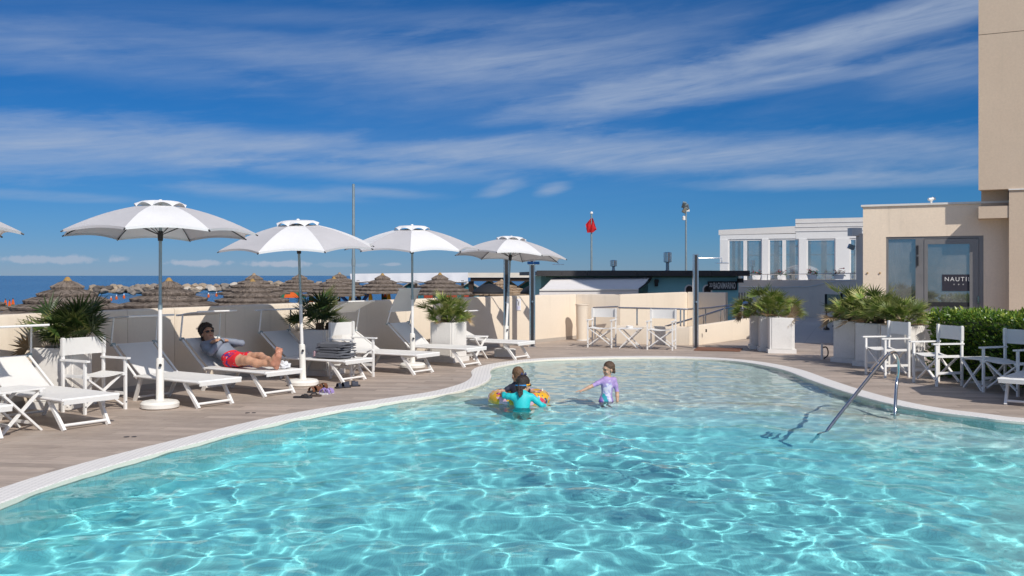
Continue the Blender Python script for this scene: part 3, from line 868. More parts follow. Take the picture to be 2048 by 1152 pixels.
# --- terrace railing with flower boxes
rl = thing('terrace_railing', 'thin steel railing on the terrace edge in front of the pavilion', 'railing', D(1600, 560, 38.3))
def tline(px, dy=0.0, off=0.0):
    for (x0, y0, d0), (x1, y1, d1) in zip(tops, tops[1:]):
        if px <= x1 or x1 == 1726:
            k = (px - x0) / (x1 - x0); d = 1 / ((1 - k) / d0 + k / d1)
            p = D(px, y0 + (y1 - y0) * k, d); return p + Vector((.1, .14 - off, dy))
mb = MB(); mb.tube([tline(x, .24) for x in (1478, 1540, 1600, 1660, 1724)], .018, 6)
o = mb.build('rail', MAT['steel'], rl, smooth=40); o.matrix_parent_inverse = Matrix.Translation(-rl.location)
for px in (1484, 1532, 1588, 1648, 1698):
    mb = MB(); mb.tube([tline(px, -.02), tline(px, .24)], .014, 6); o = mb.build('post', MAT['steel'], rl); o.matrix_parent_inverse = Matrix.Translation(-rl.location)
leafm = mat('geranium_leaf', (.05, .12, .03), .6, var=.3, trans=.2)
redm = mat('red_petal', (.42, .012, .02), .6, var=.3, trans=.2)
for i, (px, lab) in enumerate(((1507, 'white flower box nearest the blue beach bar, small red flowers'), (1557, 'white flower box before the second post of the pavilion'),
                               (1618, 'white flower box with tall red geraniums left of the single large pane'), (1671, 'white flower box with red flowers nearest the beige wing'))):
    c = tline(px, .02, .22)
    t = thing('flower_box', lab, 'flower box', c, -.15, 'flower boxes on the terrace railing')
    mb = MB(); mb.prism([(-.15, -.07), (.15, -.07), (.15, .07), (-.15, .07)], 0, .005)
    for a, b in (((-.15, -.07), (.15, -.07)), ((.15, -.07), (.15, .07)), ((.15, .07), (-.15, .07)), ((-.15, .07), (-.15, -.07))):
        a, b = Vector(a), Vector(b); mb.add([(*a, 0), (*b, 0), (*(b * 1.3), .19), (*(a * 1.3), .19)], [(0, 1, 2, 3)])
        mb.add([(*a * .9, .01), (*b * .9, .01), (*(b * 1.22), .19), (*(a * 1.22), .19)], [(3, 2, 1, 0)])
    mb.build('trough', wf, t)
    for nm, m_, cnt, zz in (('leaves', leafm, 70, (.12, .36)), ('flowers', redm, 26, (.22, .42))):
        mb = MB()
        for k in range(cnt):
            q = Vector((rnd.uniform(-.22, .22), rnd.uniform(-.1, .1), rnd.uniform(*zz))); s_ = rnd.uniform(.025, .05)
            Mx = Matrix.Rotation(rnd.uniform(0, 6), 3, 'Z') @ Matrix.Rotation(rnd.uniform(-1, 1), 3, 'X')
            mb.add([q + Mx @ Vector(v_) * s_ for v_ in ((-1, 0, 0), (0, -.8, .2), (1, 0, 0), (0, .8, .2))], [(0, 1, 2, 3)])
        mb.build(nm, m_, t, kind='stuff')

# --- glass balustrade and thin posts on the plaza
gbm = bpy.data.materials.new('green_glass'); gbm.use_nodes = True; gnt = gbm.node_tree
tr = gnt.nodes.new('ShaderNodeBsdfTransparent'); tr.inputs[0].default_value = (.62, .70, .66, 1)
gl = gnt.nodes.new('ShaderNodeBsdfGlossy'); gl.inputs['Roughness'].default_value = .02
mx = gnt.nodes.new('ShaderNodeMixShader'); mx.inputs[0].default_value = .10
gnt.links.new(tr.outputs[0], mx.inputs[1]); gnt.links.new(gl.outputs[0], mx.inputs[2]); gnt.links.new(mx.outputs[0], gnt.nodes['Material Output'].inputs['Surface'])
bl = thing('glass_balustrade', 'clear glass balustrade on a low plinth behind the three right planters', 'balustrade', D(1642, 645, 30.5))
fb = Front(D(1642, 645, 30.5), D(1724, 645, 27.5), bl)
fb.bp('plinth', tmat, 0, 4, -.3, 0, -.05, fb.z(622, 0))
for k in range(3):
    fb.bp('pane', gbm, .05 + 1.2 * k, 1.2 + 1.2 * k, -.16, -.145, fb.z(622, 0) + .02, fb.z(588 - 3 * k, 0))
    fb.bp('post', MAT['darkmetal'], -.0 + 1.2 * k, .04 + 1.2 * k, -.18, -.12, fb.z(622, 0), fb.z(588 - 3 * k, 0))
for px, lab in ((1653, 'thin black post with round foot on the shaded plaza'), (1671, 'second thin black post, half hidden by the palm leaves')):
    c = P(px, 660 if px < 1660 else 654); t = thing('barrier_post', lab, 'post', c)
    mb = MB(); mb.lathe([(0, 0), (.09, .01), (.085, .05), (.03, .09), (.03, .10)], 16); mb.build('foot', MAT['black'], t, smooth=40)
    mb = MB(); mb.tube([(0, 0, .1), (0, 0, .85)], .02, 8); mb.build('pole', MAT['black'], t, smooth=40)

# --- blue beach bar
L_, R_ = D(1073, 560, 32), D(1500, 560, 32.6)
bar = thing('beach_bar', 'low blue beach bar with a black roof edge, awning and lettered sign', 'building', (L_.x, L_.y, -1.25))
f = Front(L_, R_, bar); T = f.t
teal = mat('teal_wall_paint', (.24, .52, .56), .8, world=True, var=.06, vs=.6, dirt=.15, dirtcol=(.1, .18, .2))
fasc = mat('charcoal_fascia', (.035, .032, .033), .55, world=True, var=.2, vs=.8)
zf1, zf0 = f.z(541, 0), f.z(552, 0)
W_ = T(1500)
f.bp('roof', fasc, 0.05, W_ - .05, -7, -.04, zf0 + .02, zf1 - .03)
k = 0; t = 0.0
while t < W_ - .05:
    e = min(W_, t + .86); f.bp('fascia_panel', fasc, t + .004, e - .004, -.035, 0.0, zf0, zf1 + rnd.uniform(-.002, .002)); t = e
wr = T(1477, -.5)
f.bp('wall', teal, T(1296, -.5), wr, -6.5, -.5, -1.25, zf0 + .015)
f.bp('wall', teal, .4, T(1296, -.5) - .005, -6.5, -2.2, -1.25, zf0 + .015)
f.bp('soffit_beam', mat('green_beam', (.06, .13, .10), .7), .35, W_ - .4, -.48, -.3, zf0 - .05, zf0 - .002)
for px in (1378, 1414):
    t = T(px, -.5); w_ = .125; zt = f.z(569, t, -.5)
    arc = [(w_ * math.cos(a), w_ * math.sin(a)) for a in [math.pi * i / 12 for i in range(13)]]
    out = [(x * 1.36, z * 1.36) for x, z in arc]
    mb = MB(); vs = []
    ring_o = [(out[0][0], -.9)] + out + [(out[-1][0], -.9)]; ring_i = [(arc[0][0], -.9)] + arc + [(arc[-1][0], -.9)]
    zc = zt - w_ * 1.36
    n_ = len(ring_o)
    for o_ in (-.498, -.44):
        for rr in (ring_o, ring_i): vs += [f.p(t + x, o_, zc + z) for x, z in rr]
    fs = []
    for i in range(n_ - 1): fs += [(2 * n_ + i, 2 * n_ + i + 1, 3 * n_ + i + 1, 3 * n_ + i), (n_ + i, n_ + i + 1, 3 * n_ + i + 1, 3 * n_ + i), (i, 2 * n_ + i, 2 * n_ + i + 1, i + 1)]
    mb.add(vs, fs); af = f.part('arch_window', mb, rf_)
    mb = MB(); mb.add([f.p(t + x, -.492, zc + z) for x, z in ring_i], [tuple(range(n_))]); f.part('pane', mb, mat('dark_opening', (.03, .018, .015), .4), af)
mb = MB(); c = f.p(T(1313, -.4), -.42, f.z(566, 0)); mb.box(c, (.1, .12, .24)); mb.box(c + Vector((0, -.05, .06)), (.14, .1, .10)); f.part('wall_lamp', mb, MAT['black'])
mb = MB(); c = f.p(T(1299, -.3), -.3, f.z(556, 0)); mb.lathe([(0, -.1), (.05, -.09), (.09, .02), (.06, .1), (0, .11)], 12, c); f.part('loudspeaker', mb, MAT['black'], smooth=50)
# sign
t0, t1 = T(1416, -.42), T(1475, -.42); za, zb = f.z(580, t0, -.42), f.z(562.5, t0, -.42)
sg = f.bp('sign', MAT['black'], t0, t1, -.47, -.42, za, zb)
h = zb - za
o = text('lettering', '33', h * .62, f.p(t0 + .045, -.412, za + h * .36), (*f.d, 0), lettm, sg, bold=.004, sx=.62)
o = text('lettering', 'BAGNIMARINO', h * .98, f.p(t0 + .185, -.412, za + h * .17), (*f.d, 0), lettm, sg, bold=.004, sx=.385)
f.bp('sign_lamp', MAT['black'], t1 + .0, t1 + .16, -.45, -.25, zb - .05, zb + .1)
# awning
gaw = mat('grey_awning_cloth', (.80, .76, .74), .85, var=.03, trans=.1)
a0, a1, a2, a3 = D(1106, 554.5, 32.45), D(1300, 554, 32.6), D(1277, 579, 30.9), D(1079, 580, 30.8)
aw = MB(); aw.slab(8, 4, lambda u, w: (a0.lerp(a1, u)).lerp(a3.lerp(a2, u), w) + Vector((0, 0, -.03 * math.sin(w * math.pi))), Vector((0, .004, -.012)))
awo = f.part('awning', aw, gaw, smooth=40)
mb = MB(); mb.bar(a3, a2, .05, .05); f.part('front_bar', mb, MAT['concrete'], awo)
mb = MB(); mb.slab(24, 1, lambda u, w: a3.lerp(a2, u) + Vector((0, .02, -.03 - w * (.13 + .02 * abs(math.sin(u * 30))))), Vector((0, .006, 0))); f.part('valance', mb, gaw, awo)
for e_, q_ in ((a2, 1300), (a3, 1106)):
    mb = MB(); mb.bar(e_, D(q_, 562, 32.5), .03, .05); f.part('awning_arm', mb, MAT['black'], awo)
f.bp('counter', mat('pale_counter', (.7, .68, .68), .7), T(1080), T(1275), -1.0, .2, -1.25, f.z(589, 0))
# chimneys
for px, y1, r in ((1227, 521, .085), (1335, 505, .10)):
    t = T(px, -2); c = f.p(t, -2, zf1 - .06); hh = f.z(y1, t, -2) - c.z
    ch = MB(); ch.lathe([(r * 1.5, 0), (r * .7, .09), (r * .6, .1), (r * .6, hh * .55)], 14, c); cho = f.part('flue', ch, MAT['galv'], smooth=40)
    ch = MB(); ch.lathe([(r * .8, hh * .5), (r * 1.5, hh * .53), (r * 1.5, hh), (r * .9, hh + .015), (0, hh + .02)], 16, c); f.part('cowl', ch, MAT['steel'], cho, smooth=40)
# lattice crate and scooter-dark things below the sign
lt = thing('lattice_screen', 'dark perforated screen standing right of the blue bar', 'screen', D(1478, 640, 33.4))
fl_ = Front(D(1478, 640, 33.4), D(1500, 640, 33.4), lt)
for k in range(5): fl_.bp('slat', MAT['brown'], .0, .42, 0, .03, -1.2 + .0 + .2 * k * 2.2 * .95, -1.2 + .30 + .2 * k * 2.2 * .95)
for k in range(5): fl_.bp('upright', MAT['brown'], .1 * k - .01, .1 * k + .02, -.02, .0, -1.25, 1.0)

# --- white pergola, cream roof, beach huts on the left
pg = thing('white_pergola', 'long white fabric roof on dark posts behind the thatched umbrellas', 'pergola', D(705, 562, 50))
a0, a1 = D(700, 547.5, 54), D(936, 545, 54); b0, b1 = D(702, 562, 49.5), D(936, 562, 49.5)
def pgf(u, w):
    p = a0.lerp(a1, u).lerp(b0.lerp(b1, u), w); return p + Vector((0, 0, -.06 * abs(math.sin(u * math.pi * 7)) * math.sin(w * 2.6)))
def mpart(name, mb, m, root, **k):
    o = mb.build(name, m, root, **k); o.matrix_parent_inverse = Matrix.Translation(-root.location); return o
mb = MB(); mb.slab(70, 6, pgf, .02); mpart('fabric_roof', mb, MAT['canopy'], pg, smooth=50)
mb = MB(); mb.bar(b0 + Vector((0, .1, -.06)), b1 + Vector((0, .1, -.06)), .08, .1); mpart('beam', mb, wf, pg)
for px in (716, 775, 832, 868, 925):
    for dd in (49.7, 53.6):
        q = D(px, 561, dd); mb = MB(); mb.bar((q.x, q.y, -1.25), q, .14, .14); mpart('post', mb, MAT['brown'], pg)
cr = thing('cream_roof_shelter', 'open shelter with a cream flat roof edge over dark brown beams', 'shelter', D(936, 562, 45))
fc = Front(D(936, 562, 45), D(1108, 562, 44), cr); T = fc.t
fc.bp('roof', mat('cream_fascia', (.80, .74, .64), .6), 0, T(1104), -5, 0, fc.z(555, 0), fc.z(545.5, 0))
fc.bp('beam', MAT['brown'], .1, T(1108), -.3, -.08, fc.z(562.5, 0), fc.z(555.3, 0))
for px in (939, 1010, 1095): fc.bp('post', MAT['brown'], T(px) - .1, T(px) + .1, -.4, -.2, -1.25, fc.z(562.6, 0))
hutw = mat('teal_boards', (.02, .15, .21), .7, var=.2, vs=2, stretch=(14, 14, .5)); hutr = mat('red_boards', (.36, .045, .02), .7, var=.2, vs=2, stretch=(14, 14, .5)); hutroof = mat('grey_shingle', (.30, .28, .26), .9, var=.2)
hp = None
hl = ['blue beach hut with red door under the left end of the white pergola', 'blue beach hut second from the left, its red door half hidden', 'blue beach hut in the middle of the row, behind the right thatched umbrella',
      'blue beach hut behind the right rim of the thatched umbrella', 'blue gabled hut at the left end of the cream roof', 'blue hut behind the left black parasol', 'blue hut between the two black parasols', 'blue gabled hut next to the grey awning']
for i in range(8):
    px = 822 + i * 39; dd = 48.0 - i * .15 if i > 3 else 57
    c = D(px, 560, dd); c.z = -1.25
    t = thing('beach_hut', hl[i], 'hut', c, 0, 'row of blue beach huts')
    w_ = .5 if i > 3 else .57; eh = 2.25 if i > 3 else 2.1; pk = eh + .34
    mb = MB(); poly = [(-w_, 0), (w_, 0), (w_, eh), (0, pk), (-w_, eh)]
    mb.add([(x, 0, z) for x, z in poly] + [(x, 1.6, z) for x, z in poly], [(0, 1, 2, 3, 4), (9, 8, 7, 6, 5)] + [(k, 5 + k, 5 + (k + 1) % 5, (k + 1) % 5) for k in range(5)])
    mb.build('wall', hutw, t)
    for sx in (-1, 1):
        mb = MB(); mb.bar((0, .7, pk + .02), (sx * (w_ + .1), .7, eh - .05), 1.9, .05, (0, 0, 1)); mb.build('roof', hutroof, t)
    mb = MB(); mb.box((-.08 if i % 2 else .1, -.02, .88), (.62, .03, 1.7 if i < 6 else 1.62)); dd_ = mb.build('door', hutr, t)
    mb = MB(); mb.box((.12, -.05, .9), (.03, .03, .12)); mb.build('handle', MAT['darkmetal'], dd_)

# --- breakwater boulders
rockm = [mat('boulder_' + n_, c_, .9, var=.25, vs=1.2, bump=.8, bs=6, dirt=.4, dirtcol=(.08, .065, .05)) for n_, c_ in (('grey', (.24, .20, .165)), ('tan', (.33, .26, .19)), ('pale', (.50, .44, .37)), ('dark', (.11, .09, .075)))]
rmesh = []
for k in range(6):
    bm = bmesh.new(); bmesh.ops.create_icosphere(bm, subdivisions=2, radius=1)
    for v_ in bm.verts:
        c = v_.co.copy(); q = noise.noise(c * 1.1 + Vector((k * 9, 0, 0))) * .5 + noise.noise(c * 2.6 + Vector((0, k * 5, 3))) * .2
        v_.co = Vector((c.x * 1.1, c.y * .9, c.z * .78)) * (1 + q)
        v_.co = Vector([round(a * 3.2) / 3.2 * .45 + a * .55 for a in v_.co])
    for m_ in rockm[:1]: pass
    me = bpy.data.meshes.new('boulder'); bm.to_mesh(me); bm.free(); rmesh.append(me)
rock_meshes = {}
def rock(px, y, dd, s, mi, k):
    key = (k % 6, mi)
    if key not in rock_meshes:
        me = rmesh[k % 6].copy(); me.materials.append(rockm[mi]); rock_meshes[key] = me
    o = link('boulder', rock_meshes[key]); c = D(px, y, dd); o.location = c
    o.scale = (s * rnd.uniform(.8, 1.35), s, s * rnd.uniform(.75, 1.05)); o.rotation_euler = (rnd.uniform(-.3, .3), rnd.uniform(-.3, .3), rnd.uniform(0, 6))
    return o
r_names = {0: 'grey boulder piled in the breakwater out at sea', 1: 'tan boulder piled in the breakwater out at sea', 2: 'pale boulder piled in the breakwater out at sea', 3: 'dark wet boulder piled in the breakwater out at sea'}
k = 0
for (xa, xb, ya, yb, dd) in ((186, 318, 583, 580, 160), (318, 470, 580, 577.5, 180), (470, 640, 577, 574, 205)):
    px = xa
    while px < xb:
        q = (px - xa) / (xb - xa); yy = ya + (yb - ya) * q
        for lay in range(2):
            mi = rnd.choice((0, 0, 1, 3, 1, 3) if px < 330 else (0, 1, 2, 1, 3))
            s_ = rnd.uniform(.5, .95) * dd / 170
            o = rock(px + rnd.uniform(-3, 3), yy - 5.5 * lay + rnd.uniform(-1.2, 1), dd + rnd.uniform(-1, 1) + lay * 1.2, s_ * (1 if lay else 1.05), mi, k); k += 1
            tag(o, r_names[mi], 'boulder', 'boulders of the breakwater: ' + r_names[mi].split()[0])
        px += rnd.uniform(9, 14)
# ================================================================== THATCHED UMBRELLAS AND BEACH THINGS
def thatch_extra(nt, vec, c, b):
    x, y, z = xyz(nt, vec)
    return c
def thatch_mat(name, col):
    m = bpy.data.materials.new(name); m.use_nodes = True; nt = m.node_tree; b = nt.nodes['Principled BSDF']
    tc = nt.nodes.new('ShaderNodeTexCoord'); x, y, z = xyz(nt, tc.outputs['Object'])
    a = y._m('ARCTAN2', x); oi = nt.nodes.new('ShaderNodeObjectInfo')
    rn = X(nt, oi.outputs['Random']) * 40
    v = cxyz(nt, a._m('COSINE') * 30 + rn, a._m('SINE') * 30, z * 3)
    n1 = tnoise(nt, v, 1.3, 4, .7); n2 = tnoise(nt, tc.outputs['Object'], 2.2, 3, .6)
    at = nt.nodes.new('ShaderNodeAttribute'); at.attribute_name = 'tone'
    k = (n1 - .5) * 1.5 + (n2 - .5) * .6 + X(nt, at.outputs['Fac']) * .7 + .62
    k = k.max(.15)
    c = cmix(nt, 1.0, col, cxyz(nt, k, k * .98, k * .96), 'MULTIPLY')
    nt.links.new(c, b.inputs['Base Color']); b.inputs['Roughness'].default_value = .95; b.inputs['Specular IOR Level'].default_value = .1
    return m
thatch = thatch_mat('weathered_thatch', (.20, .165, .14)); thatch_tan = thatch_mat('tan_thatch', (.36, .27, .19)); thatch_gold = thatch_mat('golden_straw', (.36, .23, .09))
def tier(mb, r0, z0, r1, z1, rg, tones, n=72, thick=.06, strands=420):
    """one skirt of straw: a cone ring with a thick uneven lower edge, and loose straws over it"""
    j0 = [rg.uniform(-.012, .012) for _ in range(n)]; j1 = [rg.uniform(-.03, .03) for _ in range(n)]
    n0 = len(mb.f)
    def jit(i, j): return ((0, 0), (j0[j], j0[j]), (j1[j], j1[j] * .6), (j1[j] * .8, j0[j]), (0, 0))[i]
    mb.lathe([(max(r0, .02), z0), (r0 + (r1 - r0) * .55, z0 + (z1 - z0) * .45), (r1, z1), (r1 - .02, z1 - thick), (max(r0 * .8, .02), z0 - thick * 1.3)], n, jit=jit)
    tones += [rg.uniform(.35, .6) for _ in range(len(mb.f) - n0)]
    for _ in range(strands):
        a = rg.uniform(0, 2 * math.pi); u0 = rg.uniform(.0, .8); L = rg.uniform(.25, .45); u1 = min(1.06, u0 + L)
        w = rg.uniform(.006, .014); da = rg.uniform(-.05, .05)
        def pt(u, a_, s, up):
            r = r0 + (r1 - r0) * u; zz = z0 + (z1 - z0) * (u * .9 if u < .5 else .45 + (u - .5) * 1.1) + up
            return (r * math.cos(a_) - s * math.sin(a_), r * math.sin(a_) + s * math.cos(a_), zz)
        mb.add([pt(u0, a, -w, .006), pt(u0, a, w, .006), pt(u1, a + da, w * .6, .022 if u1 < 1 else -.02), pt(u1, a + da, -w * .6, .022 if u1 < 1 else -.02)], [(0, 1, 2, 3)])
        tones.append(rg.uniform(0, 1))
def palapa(px, y, dd, label, tm=thatch, Rr=1.5, nt_=5, cap=False, slope=.54, seed=0, rim=None):
    rg = random.Random(seed + 50)
    c = D(px, y, dd); top = c.z
    t = thing('thatched_umbrella', label, 'thatched umbrella', (c.x, c.y, -1.25), rg.uniform(0, 6), 'thatched umbrellas on the beach')
    top += 1.25
    mb = MB(); mb.lathe([(.055, 0), (.05, top - .3)], 10); mb.build('pole', MAT['brown'], t, smooth=40)
    st = 180 if dd > 40 else 420
    for k in range(nt_):
        q1 = ((k + 1) / nt_) ** .88; q0 = (k / nt_) ** .88; r0 = Rr * q0 * .86; r1 = Rr * q1 * 1.02; z0 = top - slope * Rr * q0 - (.035 if k else 0); z1 = top - slope * Rr * q1 + .015
        mb = MB(); tn = []; tier(mb, r0, z0, r1, z1, rg, tn, strands=st if k else st // 2)
        mb.build('thatch_tier', tm, t, tones=tn)
    mb = MB(); tn = []; mb.lathe([(0, top + .07), (.04, top + .06), (.08, top), (.12, top - .05)], 14); mb.build('ridge_cap', thatch_gold if cap else thatch_tan, t, tones=[.5] * len(mb.f), smooth=40)
    return t
palapa(135, 559, 23, 'large thatched umbrella nearest the wall behind the first palm', cap=True, seed=1)
palapa(338, 560, 25.5, 'thatched umbrella crossed by the pole of the leftmost full parasol', cap=True, seed=2)
palapa(505, 561, 33, 'pale topped thatched umbrella with an orange band behind the second wall panel', cap=True, seed=3, slope=.56)
palapa(508, 549, 41, 'thatched umbrella whose dark tip shows above the pale topped one', seed=4)
palapa(599, 549, 47, 'thatched umbrella with a straw yellow tier left of the second parasol pole', cap=True, seed=5)
palapa(668, 556, 45, 'thatched umbrella left of the tall grey mast with a yellow tip', cap=True, seed=6)
palapa(679, 547, 49, 'grey tipped thatched umbrella directly behind the one with a yellow tip', seed=7)
palapa(765, 549, 46, 'thatched umbrella between the tall mast and the third parasol pole', cap=True, seed=8, slope=.58)
palapa(880, 548, 42, 'thatched umbrella right of the third parasol pole, above the planter palm', cap=True, seed=9, slope=.58)
palapa(-92, 560, 26, 'thatched umbrella at the left edge, only its rim in view', seed=10)
palapa(1003, 561, 43.6, 'tan thatched umbrella under the cream roof', tm=thatch_tan, seed=11, slope=.42)

def open_parasol(px, y, dd, rr, label, m, panels=None):
    c = D(px, y, dd); t = thing('parasol', label, 'parasol', (c.x, c.y, -1.25), 0, 'open parasols on the beach'); h = c.z + 1.25
    mb = MB(); mb.lathe([(.02, 0), (.02, h)], 8); mb.build('pole', MAT['brown'], t)
    mb = MB(); nn = 40
    for i in range(nn): pass
    prof = [(.01, h), (rr * .35, h - .05), (rr * .7, h - .17), (rr, h - .36), (rr, h - .44), (rr * .69, h - .20), (.01, h - .03)]
    mb.lathe(prof, 24)
    if panels: mb.m = [(i % 24 // 3) % 2 for i in range(len(mb.f))]
    mb.build('canopy', panels or m, t, smooth=40)
ora = mat('orange_cloth', (.72, .13, .015), .8, trans=.2); gre = mat('green_cloth', (.015, .16, .09), .8, trans=.2); yel = mat('yellow_cloth', (.85, .48, .03), .8, trans=.2)
open_parasol(978, 567, 41, .72, 'open black parasol left of the shower posts under the cream roof', MAT['black'])
open_parasol(1072, 567.5, 41, .68, 'open black parasol between shower post and grey awning', MAT['black'])
open_parasol(577, 581, 60, 1.15, 'open orange and green striped parasol beside the thatched roofs', None, [ora, gre])
def furled(px, y, dd, label, kind, h=1.25, sc=1.0):
    c = D(px, y, dd); t = thing('furled_parasol', label, 'parasol', (c.x, c.y, -1.25), rnd.uniform(0, 3), 'furled parasols on the beach'); top = c.z + 1.25
    mb = MB(); mb.lathe([(.022, 0), (.02, top + .06)], 8); mb.build('pole', MAT['brown'], t)
    mb = MB(); n_ = 16; K = 12
    for k in range(K + 1):
        u = k / K; r = (.03 + .17 * u ** .8) * sc
        for j in range(n_):
            a = 2 * math.pi * j / n_; rr = r * (1 + .22 * (-1) ** j); mb.v.append((rr * math.cos(a), rr * math.sin(a), top - h * u))
    for k in range(K):
        for j in range(n_):
            mb.f.append((k * n_ + j, (k + 1) * n_ + j, (k + 1) * n_ + (j + 1) % n_, k * n_ + (j + 1) % n_)); mb.m.append((k // 2) % 2 if kind == 'striped' else 0)
    mb.build('folded_cloth', [ora, gre] if kind == 'striped' else [yel], t, smooth=60)
furled(601, 586, 47, 'furled orange and green parasol hard by the second parasol pole', 'striped')
furled(622, 584, 45, 'furled orange and green parasol left of the rear palm, standing clear of others', 'striped')
furled(660, 585, 45, 'furled orange and green parasol above the palm fronds', 'striped')
furled(673, 584, 50, 'furled striped parasol behind the blue slide', 'striped', sc=.8)
furled(719, 585, 50, 'furled striped parasol between the mast and the second blue tube', 'striped', sc=.8)
furled(770, 586, 47, 'furled orange and green parasol between two yellow ones', 'striped')
furled(701, 588, 52, 'furled yellow parasol half hidden by the grey mast', 'yellow')
furled(741, 585, 45, 'furled yellow parasol right of the blue tubes', 'yellow')
furled(778, 585, 46, 'furled yellow parasol left of the third parasol pole, middle of three', 'yellow')
furled(799, 584, 47, 'furled yellow parasol beside the blue hut wall', 'yellow')
for i, (px, y, lab) in enumerate(((11, 600, 'leftmost furled orange parasol on the far left beach'), (19, 602, 'furled orange and green parasol second from the left edge'), (26, 599, 'furled orange parasol third from the left edge'))):
    furled(px, y, 40, lab, 'striped', sc=.75)
def lifebuoy_post(px, y, lab):
    c = D(px, y, 75); t = thing('float_marker', lab, 'float', (c.x, c.y, c.z - .25), 0, 'orange floats near the water'); t.scale = (.75, .75, .75)
    mb = MB(); mb.lathe([(0, 0), (.11, .02), (.13, .18), (.08, .34), (0, .36)], 12); mb.build('body', ora, t, smooth=50)
    mb = MB(); mb.lathe([(0, .36), (.05, .37), (.045, .5), (0, .52)], 10); mb.build('tip', MAT['white'], t, smooth=50)
for px, y, lab in ((222, 596, 'orange float beside the first thatched umbrella'), (233, 593, 'tall orange float between the first two thatched umbrellas'), (248, 591, 'orange float left of the second thatched umbrella'), (417, 589, 'small orange float between second and third thatched umbrellas'), (433, 587, 'small orange float near the pale topped thatched umbrella')):
    lifebuoy_post(px, y, lab)
bluep = mat('blue_plastic', (.015, .09, .42), .35)
for px, pts, lab in ((672, [(670, 600), (671, 594), (675, 590), (681, 591), (690, 599), (699, 607)], 'blue curved water tube nearest the palm'), (728, [(722, 607), (727, 601), (733, 593), (737, 590.5), (741, 593), (742, 598)], 'blue curved water tube beside the yellow parasol')):
    c = D(px, 607, 46); t = thing('water_tube', lab, 'slide tube', (c.x, c.y, -1.25), 0, 'blue play tubes')
    q = [D(x, y, 46) - t.location for x, y in pts]; q[0].z = min(q[0].z, q[0].z)
    mb = MB(); mb.tube(catmull(q, 5, closed=False), .085, 10); mb.build('tube', bluep, t, smooth=50)
    mb = MB(); mb.tube([(q[0].x, q[0].y, 0), q[0]] if px < 700 else [(q[-1].x, q[-1].y, 0), q[-1]], .07, 8); mb.build('post', bluep, t, smooth=50)
c = D(709.5, 595, 46); t = thing('barrel', 'blue barrel at the foot of the grey mast', 'barrel', (c.x, c.y, -1.25)); mb = MB(); hh = c.z + 1.25
mb.lathe([(0, 0), (.18, .02), (.19, hh * .5), (.18, hh - .02), (0, hh)], 16); mb.build('body', bluep, t, smooth=40)
mb = MB(); mb.lathe([(.195, hh * .6), (.2, hh * .62), (.195, hh * .64)], 16); mb.build('band', bluep, t)

# --- masts
def mast(px, ytop, dd, r, label, name, cat):
    c = D(px, ytop, dd); t = thing(name, label, cat, (c.x, c.y, -1.25)); h = c.z + 1.25
    mb = MB(); mb.lathe([(r * 1.2, 0), (r, h * .5), (r * .8, h), (0, h + .01)], 12); mb.build('pole', MAT['galv'], t, smooth=40)
    return t, h
t, h = mast(707, 368, 30, .052, 'bare tall grey mast rising behind the wall', 'mast', 'mast')
mb = MB(); mb.lathe([(.062, h * .55), (.064, h * .57), (.062, h * .59)], 12); mb.build('collar', MAT['galv'], t)
t, h = mast(1183, 428, 52, .06, 'grey flagpole flying a limp red flag behind the bar', 'flagpole', 'flagpole')
mb = MB(); mb.lathe([(.05, h), (.085, h + .02), (.07, h + .12), (0, h + .14)], 10); mb.build('finial', MAT['white'], t, smooth=40)
redf = mat('red_flag_cloth', (.75, .03, .04), .8, trans=.35)
t2 = thing('flag', 'limp red flag hanging from the flagpole', 'flag', (t.location.x, t.location.y, t.location.z + h))
s_ = 52 / F
def flagf(u, w):
    # u across from the left tip to the right tip, w down
    xs = -12 + 22 * u
    top_ = [(-12, -21), (-2, -9), (2, -8), (10, -30)]
    bot_ = [(-10, -32), (-9, -37.5), (3, -37), (10, -31)]
    def ip(tab):
        k = u * 3; i = min(2, int(k)); f_ = k - i; return Vector(tab[i]).lerp(Vector(tab[i + 1]), f_)
    p = ip(top_).lerp(ip(bot_), w)
    return (p.x * s_, -.08 + .07 * math.sin(u * 15 + w * 2) + .03 * math.sin(w * 7), (p.y - 0) * s_)
mb = MB(); mb.grid(28, 14, flagf); mb.build('cloth', redf, t2, smooth=60)
mb = MB(); mb.tube([(0, 0, -8 * s_), (.0, 0, -36 * s_)], .008, 6); mb.build('halyard', MAT['white'], t2)
t, h = mast(1372, 418, 52, .06, 'tall lamp mast with clustered floodlights behind the bar', 'lamp_mast', 'lamp mast')
for dx_, dz_, ry in ((-.12, .22, .2), (.04, .1, -.3), (-.08, -.05, .5)):
    fl = MB(); fl.box((dx_, -.05, h + dz_), (.20, .14, .34), Matrix.Rotation(ry, 3, 'Y') @ Matrix.Rotation(.5, 3, 'X')); fo = fl.build('floodlight', MAT['galv'], t)
    fl = MB(); fl.box((dx_ - .02, -.13, h + dz_ - .03), (.15, .02, .26), Matrix.Rotation(ry, 3, 'Y') @ Matrix.Rotation(.5, 3, 'X')); fl.build('lens', glass, fo)
mb = MB(); mb.box((.05, 0, h - .08), (.28, .08, .12)); mb.build('bracket', MAT['concrete'], t)
mb = MB(); mb.lathe([(0, h - .62), (.09, h - .6), (.08, h - .42), (0, h - .36)], 10, (-.12, 0, 0)); mb.build('siren', MAT['concrete'], t, smooth=40)
